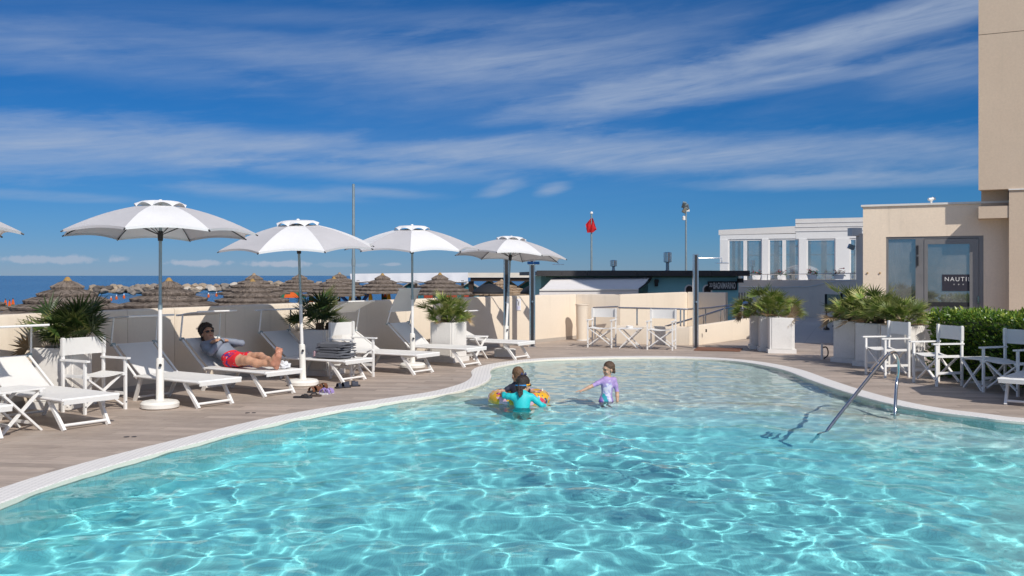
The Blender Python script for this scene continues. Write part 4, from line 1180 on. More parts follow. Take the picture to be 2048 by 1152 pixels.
# camera on the wing's roof
c = fp(ft(1862), -.15, ZT + .045)
t = thing('roof_camera', 'small white security camera on the roof edge of the wing', 'camera', c, .3); t.scale = (.7, .7, .7)
mb = MB(); mb.lathe([(.03, 0), (.03, .06), (.05, .07), (.05, .09), (0, .09)], 12); mb.build('base', MAT['white'], t)
mb = MB(); mb.tube([(-.1, 0, .12), (.12, -.02, .15)], .045, 12); mb.build('body', MAT['white'], t, smooth=40)
mb = MB(); mb.tube([(.06, -.0, .135), (.06, -.0, .2)], .03, 10); mb.build('hood', MAT['white'], t, smooth=40)
# ================================================================== ON THE DECK
WD = Vector((.484, .875, 0)).normalized()               # along the wall, away from the camera
WN = Vector((-.875, .484, 0)).normalized()              # from the pool to the wall
# ---------------- parasols
def parasol(base, label, tilt=(0, 0), spin=0.0, rr=1.13, top=2.45, block=False, zs=1.0):
    t = thing('parasol', label, 'parasol', base, 0, 'white parasols in a row along the wall')
    tx, ty = tilt
    Tl = Matrix.Translation((0, 0, .1)) @ Matrix.Rotation(ty, 4, 'Y') @ Matrix.Rotation(tx, 4, 'X') @ Matrix.Translation((0, 0, -.1))
    def fin(mb, name, m, par=None, tr=True, **k):
        if tr: mb.v = [tuple(Tl @ Vector(p)) for p in mb.v]
        return mb.build(name, m, par or t, **k)
    mb = MB()
    if block: mb.box((0, 0, .065), (.42, .42, .13)); mb.box((0, 0, .135), (.36, .36, .012))
    else: mb.lathe([(.20, 0), (.222, .015), (.225, .06), (.205, .085), (.16, .094), (.06, .097), (0, .097)], 32)
    fin(mb, 'base', MAT['plastic'], tr=False, smooth=35)
    mb = MB(); mb.lathe([(.052, .09), (.046, .12), (.046, .58), (.042, .60), (.03, .605)], 16); sl = fin(mb, 'sleeve', MAT['plastic'], smooth=40)
    mb = MB(); mb.tube([(.02, -.045, .52), (.028, -.075, .52)], .018, 8); fin(mb, 'knob', MAT['darkmetal'], sl)
    mb = MB(); mb.lathe([(.024, .6), (.024, 1.22)], 12); fin(mb, 'lower_pole', MAT['white'], smooth=40)
    mb = MB(); mb.lathe([(.027, 1.19), (.027, 1.26), (.019, 1.262), (.019, top - .02), (0, top)], 12); fin(mb, 'upper_pole', MAT['galv'], smooth=40)
    mb = MB(); mb.lathe([(.03, top - .44), (.034, top - .38), (.03, top - .32)], 10); fin(mb, 'runner', MAT['darkmetal'], smooth=40)
    zr = top - .33                                         # rim height at the tips is a little lower
    def dome(q): return top - .335 * q ** 1.75 - .02 * q
    NG = 8; SU, SV = 8, 9
    mb = MB()
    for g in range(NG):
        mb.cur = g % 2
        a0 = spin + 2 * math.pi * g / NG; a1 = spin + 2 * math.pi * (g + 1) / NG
        def pt(u, v):
            q = .22 + .78 * v; a = a0 + (a1 - a0) * u
            chord = math.cos(math.pi / NG) / math.cos((u - .5) * 2 * math.pi / NG)      # straight between ribs
            e = 4 * u * (1 - u)
            r = rr * q * (chord * .85 + .15) * (1 - .050 * e * v ** 3)
            z = dome(q) - .018 * e * q + .055 * e * v ** 8
            return (r * math.cos(a), r * math.sin(a), z)
        mb.grid(SU, SV, pt)
        # short valance hem under the edge
        mb.grid(SU, 1, lambda u, w: tuple(Vector(pt(u, 1)) * 1 + Vector((0, 0, -.028 * w))))
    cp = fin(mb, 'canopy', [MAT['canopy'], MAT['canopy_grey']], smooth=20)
    mb = MB()
    zt_ = dome(.25)
    for g in range(NG):
        a0 = spin + 2 * math.pi * g / NG
        def vf(u, w):
            a = a0 + 2 * math.pi / NG * u; e = math.sin(math.pi * u)
            r = .222 + .078 * w; z = zt_ + .068 - .010 * w - (.066 * w) * (1 - .72 * e ** .8)
            return (r * math.cos(a), r * math.sin(a), z)
        mb.grid(12, 5, vf)
    mb.lathe([(.222, zt_ + .068), (.12, zt_ + .077), (0, zt_ + .080)], 32)
    vent = fin(mb, 'vent', MAT['canopy'], cp, smooth=50)
    mb = MB(); mb.lathe([(.02, top), (.02, zt_ + .075), (.026, zt_ + .08), (.018, zt_ + .095), (0, zt_ + .098)], 10); fin(mb, 'finial', MAT['white'], smooth=40)
    for g in range(NG):
        a = spin + 2 * math.pi * g / NG; ca, sa = math.cos(a), math.sin(a)
        mb = MB(); mb.tube([(rr * q * ca, rr * q * sa, dome(q) - .014) for q in (.02, .2, .4, .6, .8, .92, 1.02)], [.006, .006, .006, .006, .006, .006, .009], 6)
        rib = fin(mb, 'rib', MAT['darkmetal'])
        mb = MB(); mb.tube([(.03 * ca, .03 * sa, top - .36), (rr * .5 * ca, rr * .5 * sa, dome(.5) - .02)], .005, 5); fin(mb, 'strut', MAT['darkmetal'], rib)
    return t
def rib_spin(base, off=0.0):
    """spin that turns the middle of a gore towards the camera, plus off"""
    return math.atan2(-base.y, -base.x) - math.pi / 8 + off
U1 = P(320, 816); parasol(U1, 'large white parasol with round base, nearest whole one, left of the reclining man', spin=rib_spin(U1, R(4)), tilt=(R(-1.2), R(-.3)), top=2.46, rr=1.15)
U2 = P(606, 771); parasol(U2, 'white parasol between the reclining man and the towels, second from the left', spin=rib_spin(U2, R(-5)), tilt=(R(4.5), R(-.8)), top=2.36, rr=1.13)
U3 = P(825, 736); parasol(U3, 'white parasol right of the tall mast, standing behind a lounger', spin=rib_spin(U3, R(21)), tilt=(R(3.5), R(.2)), top=2.42, rr=1.13)
U4 = P(1010, 712); parasol(U4, 'white parasol with leaning pole and square block base by the shower posts', spin=rib_spin(U4, R(9)), tilt=(R(-3.0), R(3.2)), top=2.34, rr=1.13, block=True)
U0 = Vector((-5.84, 8.9, 0)); parasol(U0, 'white parasol at the left edge of which only a canopy tip shows', spin=R(18), top=2.38, rr=1.12)
U5 = Vector((7.7, 11.1, 0)); t5 = parasol(U5, 'white parasol just beyond the right edge whose shadow falls on the deck', spin=R(10), top=2.3, rr=1.1)

# ---------------- sun loungers: x runs from the foot to the head end
def lounger(foot, direction, label, back=38, shade=4, arm=84, twist=0.0, group='white sun loungers', arml=.35):
    u = Vector(direction).normalized()
    t = thing('sun_lounger', label, 'sun lounger', foot - u * .05, math.atan2(u.y, u.x), group)
    zt, hw, hx, bl_ = .335, .31, 1.22, .62
    ba = R(back); bx, bz = hx + bl_ * math.cos(ba), zt - .01 + bl_ * math.sin(ba)
    sag = lambda v: -.018 * 4 * v * (1 - v)
    mb = MB()
    for s in (-1, 1): mb.tube([(-.02, s * hw, zt - .012), (.02, s * hw, zt - .012), (hx + .03, s * hw, zt - .012)], .017, 8)
    mb.tube([(-.012, -hw - .012, zt - .012), (-.012, hw + .012, zt - .012)], .019, 10)
    mb.tube([(hx, -hw, zt - .03), (hx, hw, zt - .03)], .014, 8)
    mb.build('frame', MAT['white'], t, smooth=40)
    mb = MB(); mb.slab(12, 8, lambda a, b: (-.02 + (hx - .0) * a, -hw + .012 + (2 * hw - .024) * b, zt + .008 + sag(b) * math.sin(math.pi * min(1, a * 1.02)) - .004 * (1 - a) ** 8), .014)
    seat = mb.build('seat', MAT['fabric'], t, smooth=50)
    mb = MB(); mb.box((-.03, 0, zt - .032), (.012, 2 * hw, .05)); mb.build('hem', MAT['fabric'], seat)
    bp_ = lambda a, y, o=0.0: (hx + bl_ * a * math.cos(ba) - o * math.sin(ba), y, zt - .01 + bl_ * a * math.sin(ba) + o * math.cos(ba))
    mb = MB(); mb.slab(10, 8, lambda a, b: bp_(a * .97 + .0, -hw + .055 + (2 * hw - .11) * b, .012 + sag(b) * 1.2 * math.sin(math.pi * a) + .015 * (1 - a) ** 6), .012)
    bk = mb.build('backrest', MAT['fabric'], t, smooth=50)
    for s in (-1, 1):
        mb = MB(); mb.tube([bp_(-.06, s * hw, -.0), bp_(1.04, s * hw, 0)], .016, 8); mb.build('back_rail', MAT['white'], t, smooth=40)
        mb = MB(); mb.tube([(lambda p: (p[0], p[1] - .03, p[2]))(bp_(1.0, s * hw, 0)), (lambda p: (p[0], p[1] + .03, p[2]))(bp_(1.0, s * hw, 0))], .024, 10); mb.build('hinge', MAT['galv'], t, smooth=40)
    mb = MB(); mb.tube([bp_(.985, -hw, .0), bp_(.985, hw, .0)], .013, 8); mb.build('head_bar', MAT['white'], t, smooth=40)
    for s in (-1, 1):
        mb = MB(); mb.bar((.30, s * (hw - .035), zt - .03), (.06, s * (hw - .06), 0.0), .032, .042, (1, 0, 0)); mb.build('leg', MAT['white'], t)
        mb = MB(); mb.bar((1.16, s * (hw - .035), zt - .03), (1.33, s * (hw - .06), 0.0), .032, .042, (1, 0, 0)); mb.build('leg', MAT['white'], t)
    mb = MB(); mb.tube([(.095, -hw + .07, .05), (.095, hw - .07, .05)], .016, 8); mb.build('stretcher', MAT['white'], t, smooth=40)
    mb = MB(); mb.tube([(1.30, -hw + .07, .05), (1.30, hw - .07, .05)], .014, 8); mb.build('stretcher', MAT['white'], t, smooth=40)
    mb = MB(); mb.bar((.29, -hw + .03, zt - .055), (.29, hw - .03, zt - .055), .02, .035); mb.build('under_bar', MAT['white'], t)
    aa = R(arm); top0 = Vector(bp_(1.0, 0, 0)); tp = top0 + Vector((-math.cos(aa) * arml, 0, math.sin(aa) * arml))
    for s in (-1, 1):
        mb = MB(); mb.tube([(top0.x, s * (hw + .025), top0.z), (tp.x, s * (hw + .012), tp.z)], .012, 8); mb.build('shade_arm', MAT['white'], t, smooth=40)
    sa = R(shade); sd = Vector((-math.cos(sa), 0, math.sin(sa)))
    mb = MB(); mb.slab(6, 8, lambda a, b: tuple(tp + sd * (-.12 + .46 * a) + Vector((0, (-.5 + b) * (2 * hw + .03), .012 * math.sin(math.pi * a)))), .014)
    sh = mb.build('shade', MAT['fabric'], t, smooth=50)
    for e in (-.12, .34):
        mb = MB(); q = tp + sd * e; mb.tube([(q.x, -hw - .03, q.z), (q.x, hw + .03, q.z)], .013, 8); mb.build('shade_bar', MAT['white'], sh, smooth=40)
    return t
LD = Vector((-.86, .51, 0)); LD2 = Vector((-.83, .56, 0))
def footmid(a, b): return (P(*a) + P(*b)) / 2
L0 = footmid((136.5, 862), (212, 850)); L1 = footmid((403, 817), (462, 809)); L2 = footmid((535, 795), (586, 787)); L3 = footmid((690, 765.5), (730, 760))
L4 = footmid((831, 751), (866, 745)); L5 = footmid((932, 736), (960, 730.5)); L6 = footmid((1032.5, 721), (1059, 716))
lounger(L0, LD2, 'empty white lounger in full sun at far left, beside the folding table', back=33, shade=3)
lounger(L1, LD2, 'empty white lounger just right of the nearest parasol base', back=38)
lou_man = lounger(L2, LD2, 'white lounger on which the man in red shorts lies', back=38, shade=7)
lounger(L3, LD, 'white lounger carrying the stack of grey towels', back=38, shade=3)
lounger(L4, LD, 'white lounger behind the empty chair, shade tilted up', back=30, shade=24, arm=78, arml=.40)
lounger(L5, LD, 'white lounger before the planter, with its shade raised steeply', back=40, shade=62, arm=72)
lounger(L6, LD, 'farthest white lounger, next to the parasol with the square base', back=24, shade=2, arm=62)
lounger(Vector((-5.12, 9.06, 0)), LD2, 'white lounger whose foot end just enters the left edge', back=33)
RLD = Vector((.65, .76, 0)).normalized(); rw_ = Vector((.76, -.65, 0))
lounger(P(2009, 810) + rw_ * .26, RLD, 'white lounger cut by the right edge of the photo', back=30)

# ---------------- director chairs: +x is where the sitter looks
def director_chair():
    t = thing('director_chair', 'x', 'chair')
    w, d = .27, .205
    for sx in (-1, 1):
        for sy in (-1, 1):
            mb = MB(); mb.box((sx * d, sy * w, (.60 if sx > 0 else .87) / 2), (.032, .028, .60 if sx > 0 else .87)); lg = mb.build('leg', MAT['white'], t)
            mb = MB(); mb.tube([(sx * d + .017, sy * w, .09), (sx * d + .021, sy * w, .09)], .008, 8); mb.build('bolt', MAT['darkmetal'], lg)
    for sy in (-1, 1):
        mb = MB(); mb.box((.02, sy * w, .612), (.50, .048, .022)); mb.build('armrest', MAT['white'], t)
        mb = MB(); mb.bar((-d + .017, sy * (w - .002), .19), (d - .017, sy * (w - .002), .19), .02, .036); mb.build('stretcher', MAT['white'], t)
        mb = MB(); mb.bar((-.215, sy * (w - .03), .425), (.225, sy * (w - .03), .425), .028, .03); mb.build('seat_rail', MAT['white'], t)
    for sx in (-1, 1):
        for sy in (-1, 1):
            mb = MB(); o = .022 if sy > 0 else -.0
            mb.bar((sx * (d - .03 - o), -sy * (w - .02), .06), (sx * (d - .03 - o), sy * (w - .03), .415), .02, .034, (1, 0, 0)); mb.build('brace', MAT['white'], t)
    mb = MB(); mb.slab(6, 10, lambda a, b: (-.205 + .41 * a, -w + .02 + (2 * w - .04) * b, .447 - .03 * math.sin(math.pi * b)), .008); mb.build('seat', MAT['fabric'], t, smooth=50)
    mb = MB(); mb.slab(10, 6, lambda a, b: (-d - .018 + (-.0) - .022 * math.sin(math.pi * a) + .03 * 0, -w - .016 + (2 * w + .032) * a, .66 + .20 * b), Vector((.006, 0, 0))); bk = mb.build('backrest', MAT['fabric'], t, smooth=50)
    for sy in (-1, 1):
        mb = MB(); mb.box((-d, sy * w, .76), (.042, .038, .20)); mb.build('sleeve', MAT['fabric'], bk)
    return t
ch0 = director_chair(); first = [True]
def chair(front_mid, facing, label, group):
    f_ = Vector((facing[0], facing[1], 0)).normalized(); loc = Vector(front_mid) - f_ * .205; rz = math.atan2(f_.y, f_.x)
    if first[0]:
        first[0] = False; ch0.location = loc; ch0.rotation_euler = (0, 0, rz); ch0['label'] = label; ch0['group'] = group; return ch0
    return dup(ch0, label, loc, rz, group)
G = 'white folding director chairs'
chair((P(175, 829) + P(246, 819)) / 2, (.86, -.51), 'white canvas director chair in front of the left palm planter', G)
chair((P(705, 760) + P(743.5, 753.7)) / 2, (.86, -.5), 'white director chair behind the lounger with towels', G)
chair((P(1179.6, 695.6) + P(1220.8, 696.7)) / 2 + Vector((0, .1, 0)), (-.33, -.94), 'far white director chair beside the tall cream bin', G)
chair((P(1298, 699.8) + P(1341.5, 700.8)) / 2, (-.33, -.94), 'far white director chair nearest the single shower post', G)
chair((P(1730.6, 748.5) + P(1771.9, 756.3)) / 2, (-.98, -.19), 'white director chair before the three palm planters, leftmost on the right deck', G)
chair((P(1826.6, 764.8) + P(1874, 773.3)) / 2, (-.98, -.19), 'white director chair at the left end of the hedge', G)
chair((P(1970.6, 785) + P(2031.5, 793)) / 2, (-.92, -.38), 'white director chair right of the small table by the hedge, cut by the edge', G)

# ---------------- small folding tables: legs cross along x
def folding_table(mw=.5, md=.42, h=.43):
    t = thing('folding_table', 'x', 'table')
    for k in range(7):
        mb = MB(); y = -md / 2 + md * (k + .5) / 7; mb.box((0, y, h), (mw, md / 7 - .008, .018)); mb.build('slat', MAT['white'], t)
    for sx in (-1, 1):
        mb = MB(); mb.box((sx * (mw / 2 - .05), 0, h - .022), (.03, md, .024)); mb.build('batten', MAT['white'], t)
    for sy in (-1, 1):
        y = sy * (md / 2 - .03)
        for s in (-1, 1):
            mb = MB(); yy = y + s * .013 * 1.0; mb.bar((-s * .21, yy, .0), (s * .2, yy, h - .035), .022, .036, (0, 1, 0)); mb.build('leg', MAT['white'], t)
    for s in (-1, 1):
        mb = MB(); mb.bar((s * .13, -md / 2 + .04, .085), (s * .13, md / 2 - .04, .085), .02, .03); mb.build('stretcher', MAT['white'], t)
    return t
ft0 = folding_table()
def table(loc, axis, label):
    rz = math.atan2(axis[1], axis[0])
    if ft0['label'] == 'x':
        ft0.location = loc; ft0.rotation_euler = (0, 0, rz); ft0['label'] = label; ft0['group'] = 'small white folding tables'; return ft0
    return dup(ft0, label, loc, rz, 'small white folding tables')
table((P(23.7, 871) + P(73.3, 862)) / 2 + WN * .23, (.484, .875), 'small slatted white table between the two leftmost loungers')
tfar = table(P(1259, 697.5) + Vector((.05, .25, 0)), (.95, -.33), 'small white table between the two far director chairs')
table(P(1940, 778.5) + Vector((.22, .04, 0)), (.19, -.98), 'small white table in front of the hedge, between two chairs')
table(P(945, 718), (.5, .86), 'small white table under the foot of a lounger before the third planter')
c = tfar.location + Vector((-.02, -.03, .44))
t = thing('ashtray', 'small white dish lying on the far white table', 'dish', c)
mb = MB(); mb.lathe([(0, 0), (.07, 0), (.085, .05), (.075, .05), (.06, .015), (0, .012)], 16); mb.build('bowl', MAT['white'], t, smooth=40)

# ---------------- planters and palms
def sqpoly(r): return [(r * math.cos(math.pi / 4 + math.pi / 2 * i), r * math.sin(math.pi / 4 + math.pi / 2 * i)) for i in range(4)]
def planter(loc, rz, label, r=.355, h=.73):
    t = thing('planter', label, 'planter', loc, rz, 'white square planters')
    mb = MB(); mb.prism(sqpoly(r + .045), 0, .085); mb.build('plinth', MAT['concrete'], t)
    mb = MB(); o = sqpoly(r - .012); mb.add([(x, y, .0852) for x, y in o] + [(x, y, h) for x, y in o], [(i, (i + 1) % 4, 4 + (i + 1) % 4, 4 + i) for i in range(4)])
    inn = sqpoly(r - .06); mb.add([(x, y, h) for x, y in o] + [(x, y, h) for x, y in inn] + [(x, y, h - .12) for x, y in inn],
        [(i, (i + 1) % 4, 4 + (i + 1) % 4, 4 + i) for i in range(4)] + [(4 + i, 4 + (i + 1) % 4, 8 + (i + 1) % 4, 8 + i) for i in range(4)])
    mb.build('body', MAT['concrete'], t)
    for i in range(4):
        a, b = Vector(o[i]), Vector(o[(i + 1) % 4]); d = (b - a).normalized(); nn = Vector((d.y, -d.x)); L = (b - a).length
        mb = MB()
        c = (a + b) / 2 + nn * .006
        Mx = Matrix.Rotation(math.atan2(d.y, d.x), 3, 'Z')
        mb.box((c.x, c.y, .09 + (h - .095) / 2), (L * .84, .012, h - .105), Mx)
        mb.build('panel', MAT['concrete'], t)
    mb = MB(); mb.prism(inn, h - .13, h - .055); mb.build('soil', MAT['soil'], t)
    return t
def palm_mat(name, g, tip):
    m = bpy.data.materials.new(name); m.use_nodes = True; nt = m.node_tree; b = nt.nodes['Principled BSDF']
    at = nt.nodes.new('ShaderNodeAttribute'); at.attribute_name = 'tone'; oi = nt.nodes.new('ShaderNodeObjectInfo')
    r = X(nt, oi.outputs['Random']); k = r * .9 + .55
    c = cmix(nt, 1.0, g, cxyz(nt, k, k * .95 + .03, k), 'MULTIPLY')
    c = cmix(nt, (X(nt, at.outputs['Fac']) + (r - .5) * .5).ss(.45, 1.15), c, tip)
    nt.links.new(c, b.inputs['Base Color']); b.inputs['Roughness'].default_value = .45
    t_ = nt.nodes.new('ShaderNodeBsdfTranslucent'); nt.links.new(c, t_.inputs[0]); mx = nt.nodes.new('ShaderNodeMixShader'); mx.inputs[0].default_value = .22
    nt.links.new(b.outputs[0], mx.inputs[1]); nt.links.new(t_.outputs[0], mx.inputs[2]); nt.links.new(mx.outputs[0], nt.nodes['Material Output'].inputs['Surface'])
    return m
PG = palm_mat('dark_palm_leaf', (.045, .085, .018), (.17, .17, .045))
PY = palm_mat('sunlit_palm_leaf', (.16, .235, .040), (.46, .43, .16))  # sunlight put into the colour: brighter copy of the dark leaf
PD = palm_mat('dry_palm_leaf', (.30, .20, .10), (.48, .38, .26))
def fan_mesh(seed, pet, blade, spread, n_, m, mat_):
    """one fan leaf: a stalk from the origin along +z, blades spreading at its end, facing +x"""
    rg = random.Random(seed); mb = MB(); tones = []
    def bend(z): return .10 * (z / pet) ** 2 * pet
    stalk = [(bend(z), 0, z) for z in (0, pet * .35, pet * .7, pet)]
    mb.tube(stalk, [.007, .006, .005, .0045], 4, caps=False); tones += [.25] * len(mb.f)
    hub = Vector((bend(pet), 0, pet)); fw = Vector((.35, 0, .94)).normalized(); sd = Vector((0, 1, 0)); up = sd.cross(fw)
    for i in range(n_):
        a = (i / (n_ - 1) - .5) * spread; L = blade * (1 - .25 * abs(a / (spread / 2)) ** 2) * rg.uniform(.85, 1.08)
        d = fw * math.cos(a) + sd * math.sin(a) + up * (.12 * math.cos(a * 2) + rg.uniform(-.06, .06)); d.normalize()
        s = d.cross(up).normalized(); wv = blade * .046
        droop = Vector((0, 0, -1)) * L * rg.uniform(.02, .16)
        p0 = hub; p1 = hub + d * L * .45 + droop * .2; p2 = hub + d * L + droop
        ridge = up * wv * .5
        n0 = len(mb.f)
        mb.add([p0 - s * .002, p0 + s * .002, p1 + s * wv, p1 + ridge, p1 - s * wv, p2], [(0, 1, 2, 3), (0, 3, 4), (3, 2, 5), (4, 3, 5)])
        tones += [.2, .2, .75, .75]
    return mb.mesh('fan_leaf', mat_, 0, tones)
FANS = {}
def fans(mat_, key):
    if key not in FANS: FANS[key] = [fan_mesh(31 * k + len(key), p_, b_, sp, n_, 0, mat_) for k, (p_, b_, sp, n_) in enumerate(((.26, .30, 3.4, 15), (.36, .32, 3.0, 14), (.20, .26, 3.8, 15), (.46, .33, 2.6, 13), (.30, .34, 2.2, 13)))]
    return FANS[key]
def palm(loc, label, cnt, key, mat_, sc=1.0, lean=(0, 0), low=.1, dry=.1, seed=0, r=.14, boost=1.0):
    rg = random.Random(seed + 900)
    t = thing('fan_palm', label, 'palm', loc, 0, 'dwarf fan palms in planters')
    mb = MB()
    for k in range(5):
        q = (rg.uniform(-.12, .12), rg.uniform(-.12, .12)); mb.lathe([(.05, 0), (.045, .08), (.03, .16), (0, .17)], 8, (*q, 0))
    mb.build('trunk', mat('fibrous_trunk_' + str(seed), (.09, .06, .035), .95, var=.4, vs=30, bump=.5), t)
    for k in range(cnt):
        isdry = rg.random() < dry
        me = rg.choice(fans(PD, 'dry') if isdry else fans(mat_, key))
        a = rg.uniform(0, 2 * math.pi); ti = (rg.random() ** .8) * (1.35 + low) if not isdry else rg.uniform(1.1, 1.75)
        s = sc * rg.uniform(.75, 1.15) * (1.0 if ti < 1.0 else .92)
        o = link('frond', me, t)
        M_ = Matrix.Rotation(a, 4, 'Z') @ Matrix.Rotation(ti * .95, 4, 'Y') @ Matrix.Rotation(rg.uniform(-1.2, 1.2), 4, 'Z')
        d = M_.to_3x3() @ Vector((0, 0, 1))
        M_ = Matrix.Translation((r * math.cos(a) * ti * .7 + lean[0] * d.z, r * math.sin(a) * ti * .7 + lean[1] * d.z, .05 + .05 * rg.random())) @ M_ @ Matrix.Scale(s, 4)
        o.matrix_local = M_
    return t
camang = lambda v: math.atan2(-v.y, -v.x)
p1 = Vector((-5.50, 11.62, 0)); planter(p1, camang(p1) - R(30), 'white square planter at far left behind the director chair')
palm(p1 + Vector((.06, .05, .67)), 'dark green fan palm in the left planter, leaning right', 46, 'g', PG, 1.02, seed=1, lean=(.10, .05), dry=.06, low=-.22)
p2 = P(642, 748); planter(p2, camang(p2) - R(32), 'shaded white planter behind the second parasol pole')
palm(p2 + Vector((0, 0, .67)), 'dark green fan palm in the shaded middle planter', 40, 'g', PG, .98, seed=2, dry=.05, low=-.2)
p3 = P(897, 722); planter(p3, camang(p3) - R(33), 'white planter at the wall behind the fifth lounger, one face in sun')
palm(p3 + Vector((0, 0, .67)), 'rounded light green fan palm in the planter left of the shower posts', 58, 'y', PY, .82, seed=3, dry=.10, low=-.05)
p4 = P(1569, 707) + Vector((.0, .27, 0)); planter(p4, camang(p4) + R(6), 'white planter standing alone on the far deck, front block of its row')
bk4 = Vector((-.10, .995, 0)).normalized()
for k_, lab in ((1, 'white planter block directly behind the front one of the lone far row'), (2, 'rearmost white planter block of the lone far row')):
    planter(p4 + bk4 * .535 * k_, camang(p4) + R(6), lab)
palm(p4 + Vector((-.10, .45, .68)), 'broad yellow green fan palm in the single far planter', 92, 'y', PY, .98, seed=4, dry=.13, low=.1, r=.3)
q1, q2, q3 = P(1706, 724), P(1752, 732), P(1806, 741)
for q, lab in ((q1, 'white planter by the hose post, leftmost of three touching planters'), (q2, 'middle one of three touching white planters'), (q3, 'white planter behind the chair, touching the hedge')):
    planter(q, camang(q) - R(34), lab, r=.36, h=.76)
palm(q1 + Vector((.0, .0, .72)), 'fan palm with many dry grey fronds in the leftmost right planter', 64, 'y', PY, .98, seed=5, dry=.24, low=.05)
palm(q2 + Vector((0, 0, .72)), 'upright yellow green fan palm in the middle right planter', 56, 'y', PY, .98, seed=6, dry=.10, low=-.05)
palm(q3 + Vector((0, 0, .72)), 'round green fan palm beside the hedge end', 56, 'y', PY, .84, seed=7, dry=.08, low=0)
pbk = D(1712, 600, 24); palm(Vector((pbk.x, pbk.y, .35)), 'dark palm tuft against the corner of the beige wing', 26, 'g', PG, 1.2, seed=8)
t = thing('planter_box', 'low stone trough at the corner of the wing', 'planter', (pbk.x, pbk.y, 0)); mb = MB(); mb.box((0, 0, .19), (.6, .6, .38)); mb.build('trough', tmat, t)

# ---------------- hedge
ha, hb_ = Vector((6.62, 15.1)), Vector((8.6, 8.6)); hd = (hb_ - ha).normalized(); hn = Vector((-hd.y, hd.x))
if hn.x < 0: hn = -hn
HL, HW, HH = (hb_ - ha).length, .95, 1.0
hg = thing('hedge', 'dense clipped green laurel hedge behind the right hand chairs', 'hedge', (ha.x, ha.y, 0))
hpnt = lambda s, w, z: Vector((*(hd * s + hn * w), z))
core = mat('hedge_dark_core', (.018, .03, .010), .95, var=.4, vs=14, bump=.6, bs=30)  # dark solid core inside the leaves
mb = MB()
def coref(u, v_):
    a = math.pi * u; w = HW / 2 - (HW / 2 - .13) * math.copysign(abs(math.cos(a)) ** .35, math.cos(a)); z = .05 + (HH - .17) * abs(math.sin(a)) ** .35
    return hpnt(.14 + (HL - .28) * v_, w, z) + Vector((0, 0, .04 * noise.noise(Vector((v_ * 20, u * 4, 0)))))
mb.grid(24, 60, coref); mb.build('dark_core', core, hg, smooth=180)
mb = MB(); tn = []
rg = random.Random(5)
def put_leaf(mb, c, out, s, tn):
    d = (out + Vector((rg.uniform(-1, 1), rg.uniform(-1, 1), rg.uniform(-.5, 1.0))) * .8).normalized()
    sd = d.cross(Vector((rg.uniform(-1, 1), rg.uniform(-1, 1), rg.uniform(-1, 1)))).normalized(); up = sd.cross(d)
    w = s * .22
    mb.add([c, c + d * s * .5 + sd * w + up * s * .05, c + d * s - up * s * .12, c + d * s * .5 - sd * w + up * s * .05, c + d * s * .5 - up * s * .03], [(0, 1, 4), (1, 2, 4), (2, 3, 4), (3, 0, 4)])
    k = rg.random() if out.z < .6 else .35 + .65 * rg.random(); tn += [k] * 4  # brightness of the hedge top put into the colour: upward leaves toned lighter
for k in range(17000):
    s = rg.uniform(0, HL) ; z = rg.random(); side = rg.random()
    if side < .50:   w, zz, out = rg.uniform(-.02, .12), z * HH, Vector((*-hn, .25))
    elif side < .88: w, zz, out = rg.uniform(0, HW), HH - rg.uniform(-.03, .12), Vector((0, 0, 1))
    elif side < .95: s, w, zz, out = rg.uniform(-.03, .12), rg.uniform(0, HW), z * HH, Vector((*-hd, .2))
    else:            w, zz, out = HW - rg.uniform(0, .1), z * HH, Vector((*hn, .2))
    bump_ = .07 * noise.noise(Vector((s * 2.2, zz * 2.5, w * 2.5 + 7)))
    c = hpnt(s, w - bump_ * (1 if side < .5 else 0), max(.03, zz + bump_ * .8))
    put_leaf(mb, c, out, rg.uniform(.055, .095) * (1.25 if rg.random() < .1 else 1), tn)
hm = bpy.data.materials.new('laurel_leaf'); hm.use_nodes = True; nt = hm.node_tree; b = nt.nodes['Principled BSDF']
at = nt.nodes.new('ShaderNodeAttribute'); at.attribute_name = 'tone'
fa = X(nt, at.outputs['Fac'])
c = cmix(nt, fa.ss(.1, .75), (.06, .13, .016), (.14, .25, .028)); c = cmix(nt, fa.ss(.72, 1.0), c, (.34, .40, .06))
nt.links.new(c, b.inputs['Base Color']); b.inputs['Roughness'].default_value = .30; b.inputs['Specular IOR Level'].default_value = .6
t_ = nt.nodes.new('ShaderNodeBsdfTranslucent'); nt.links.new(c, t_.inputs[0]); mx = nt.nodes.new('ShaderNodeMixShader'); mx.inputs[0].default_value = .25
nt.links.new(b.outputs[0], mx.inputs[1]); nt.links.new(t_.outputs[0], mx.inputs[2]); nt.links.new(mx.outputs[0], nt.nodes['Material Output'].inputs['Surface'])
mb.build('leaves', hm, hg, tones=tn, kind='stuff')

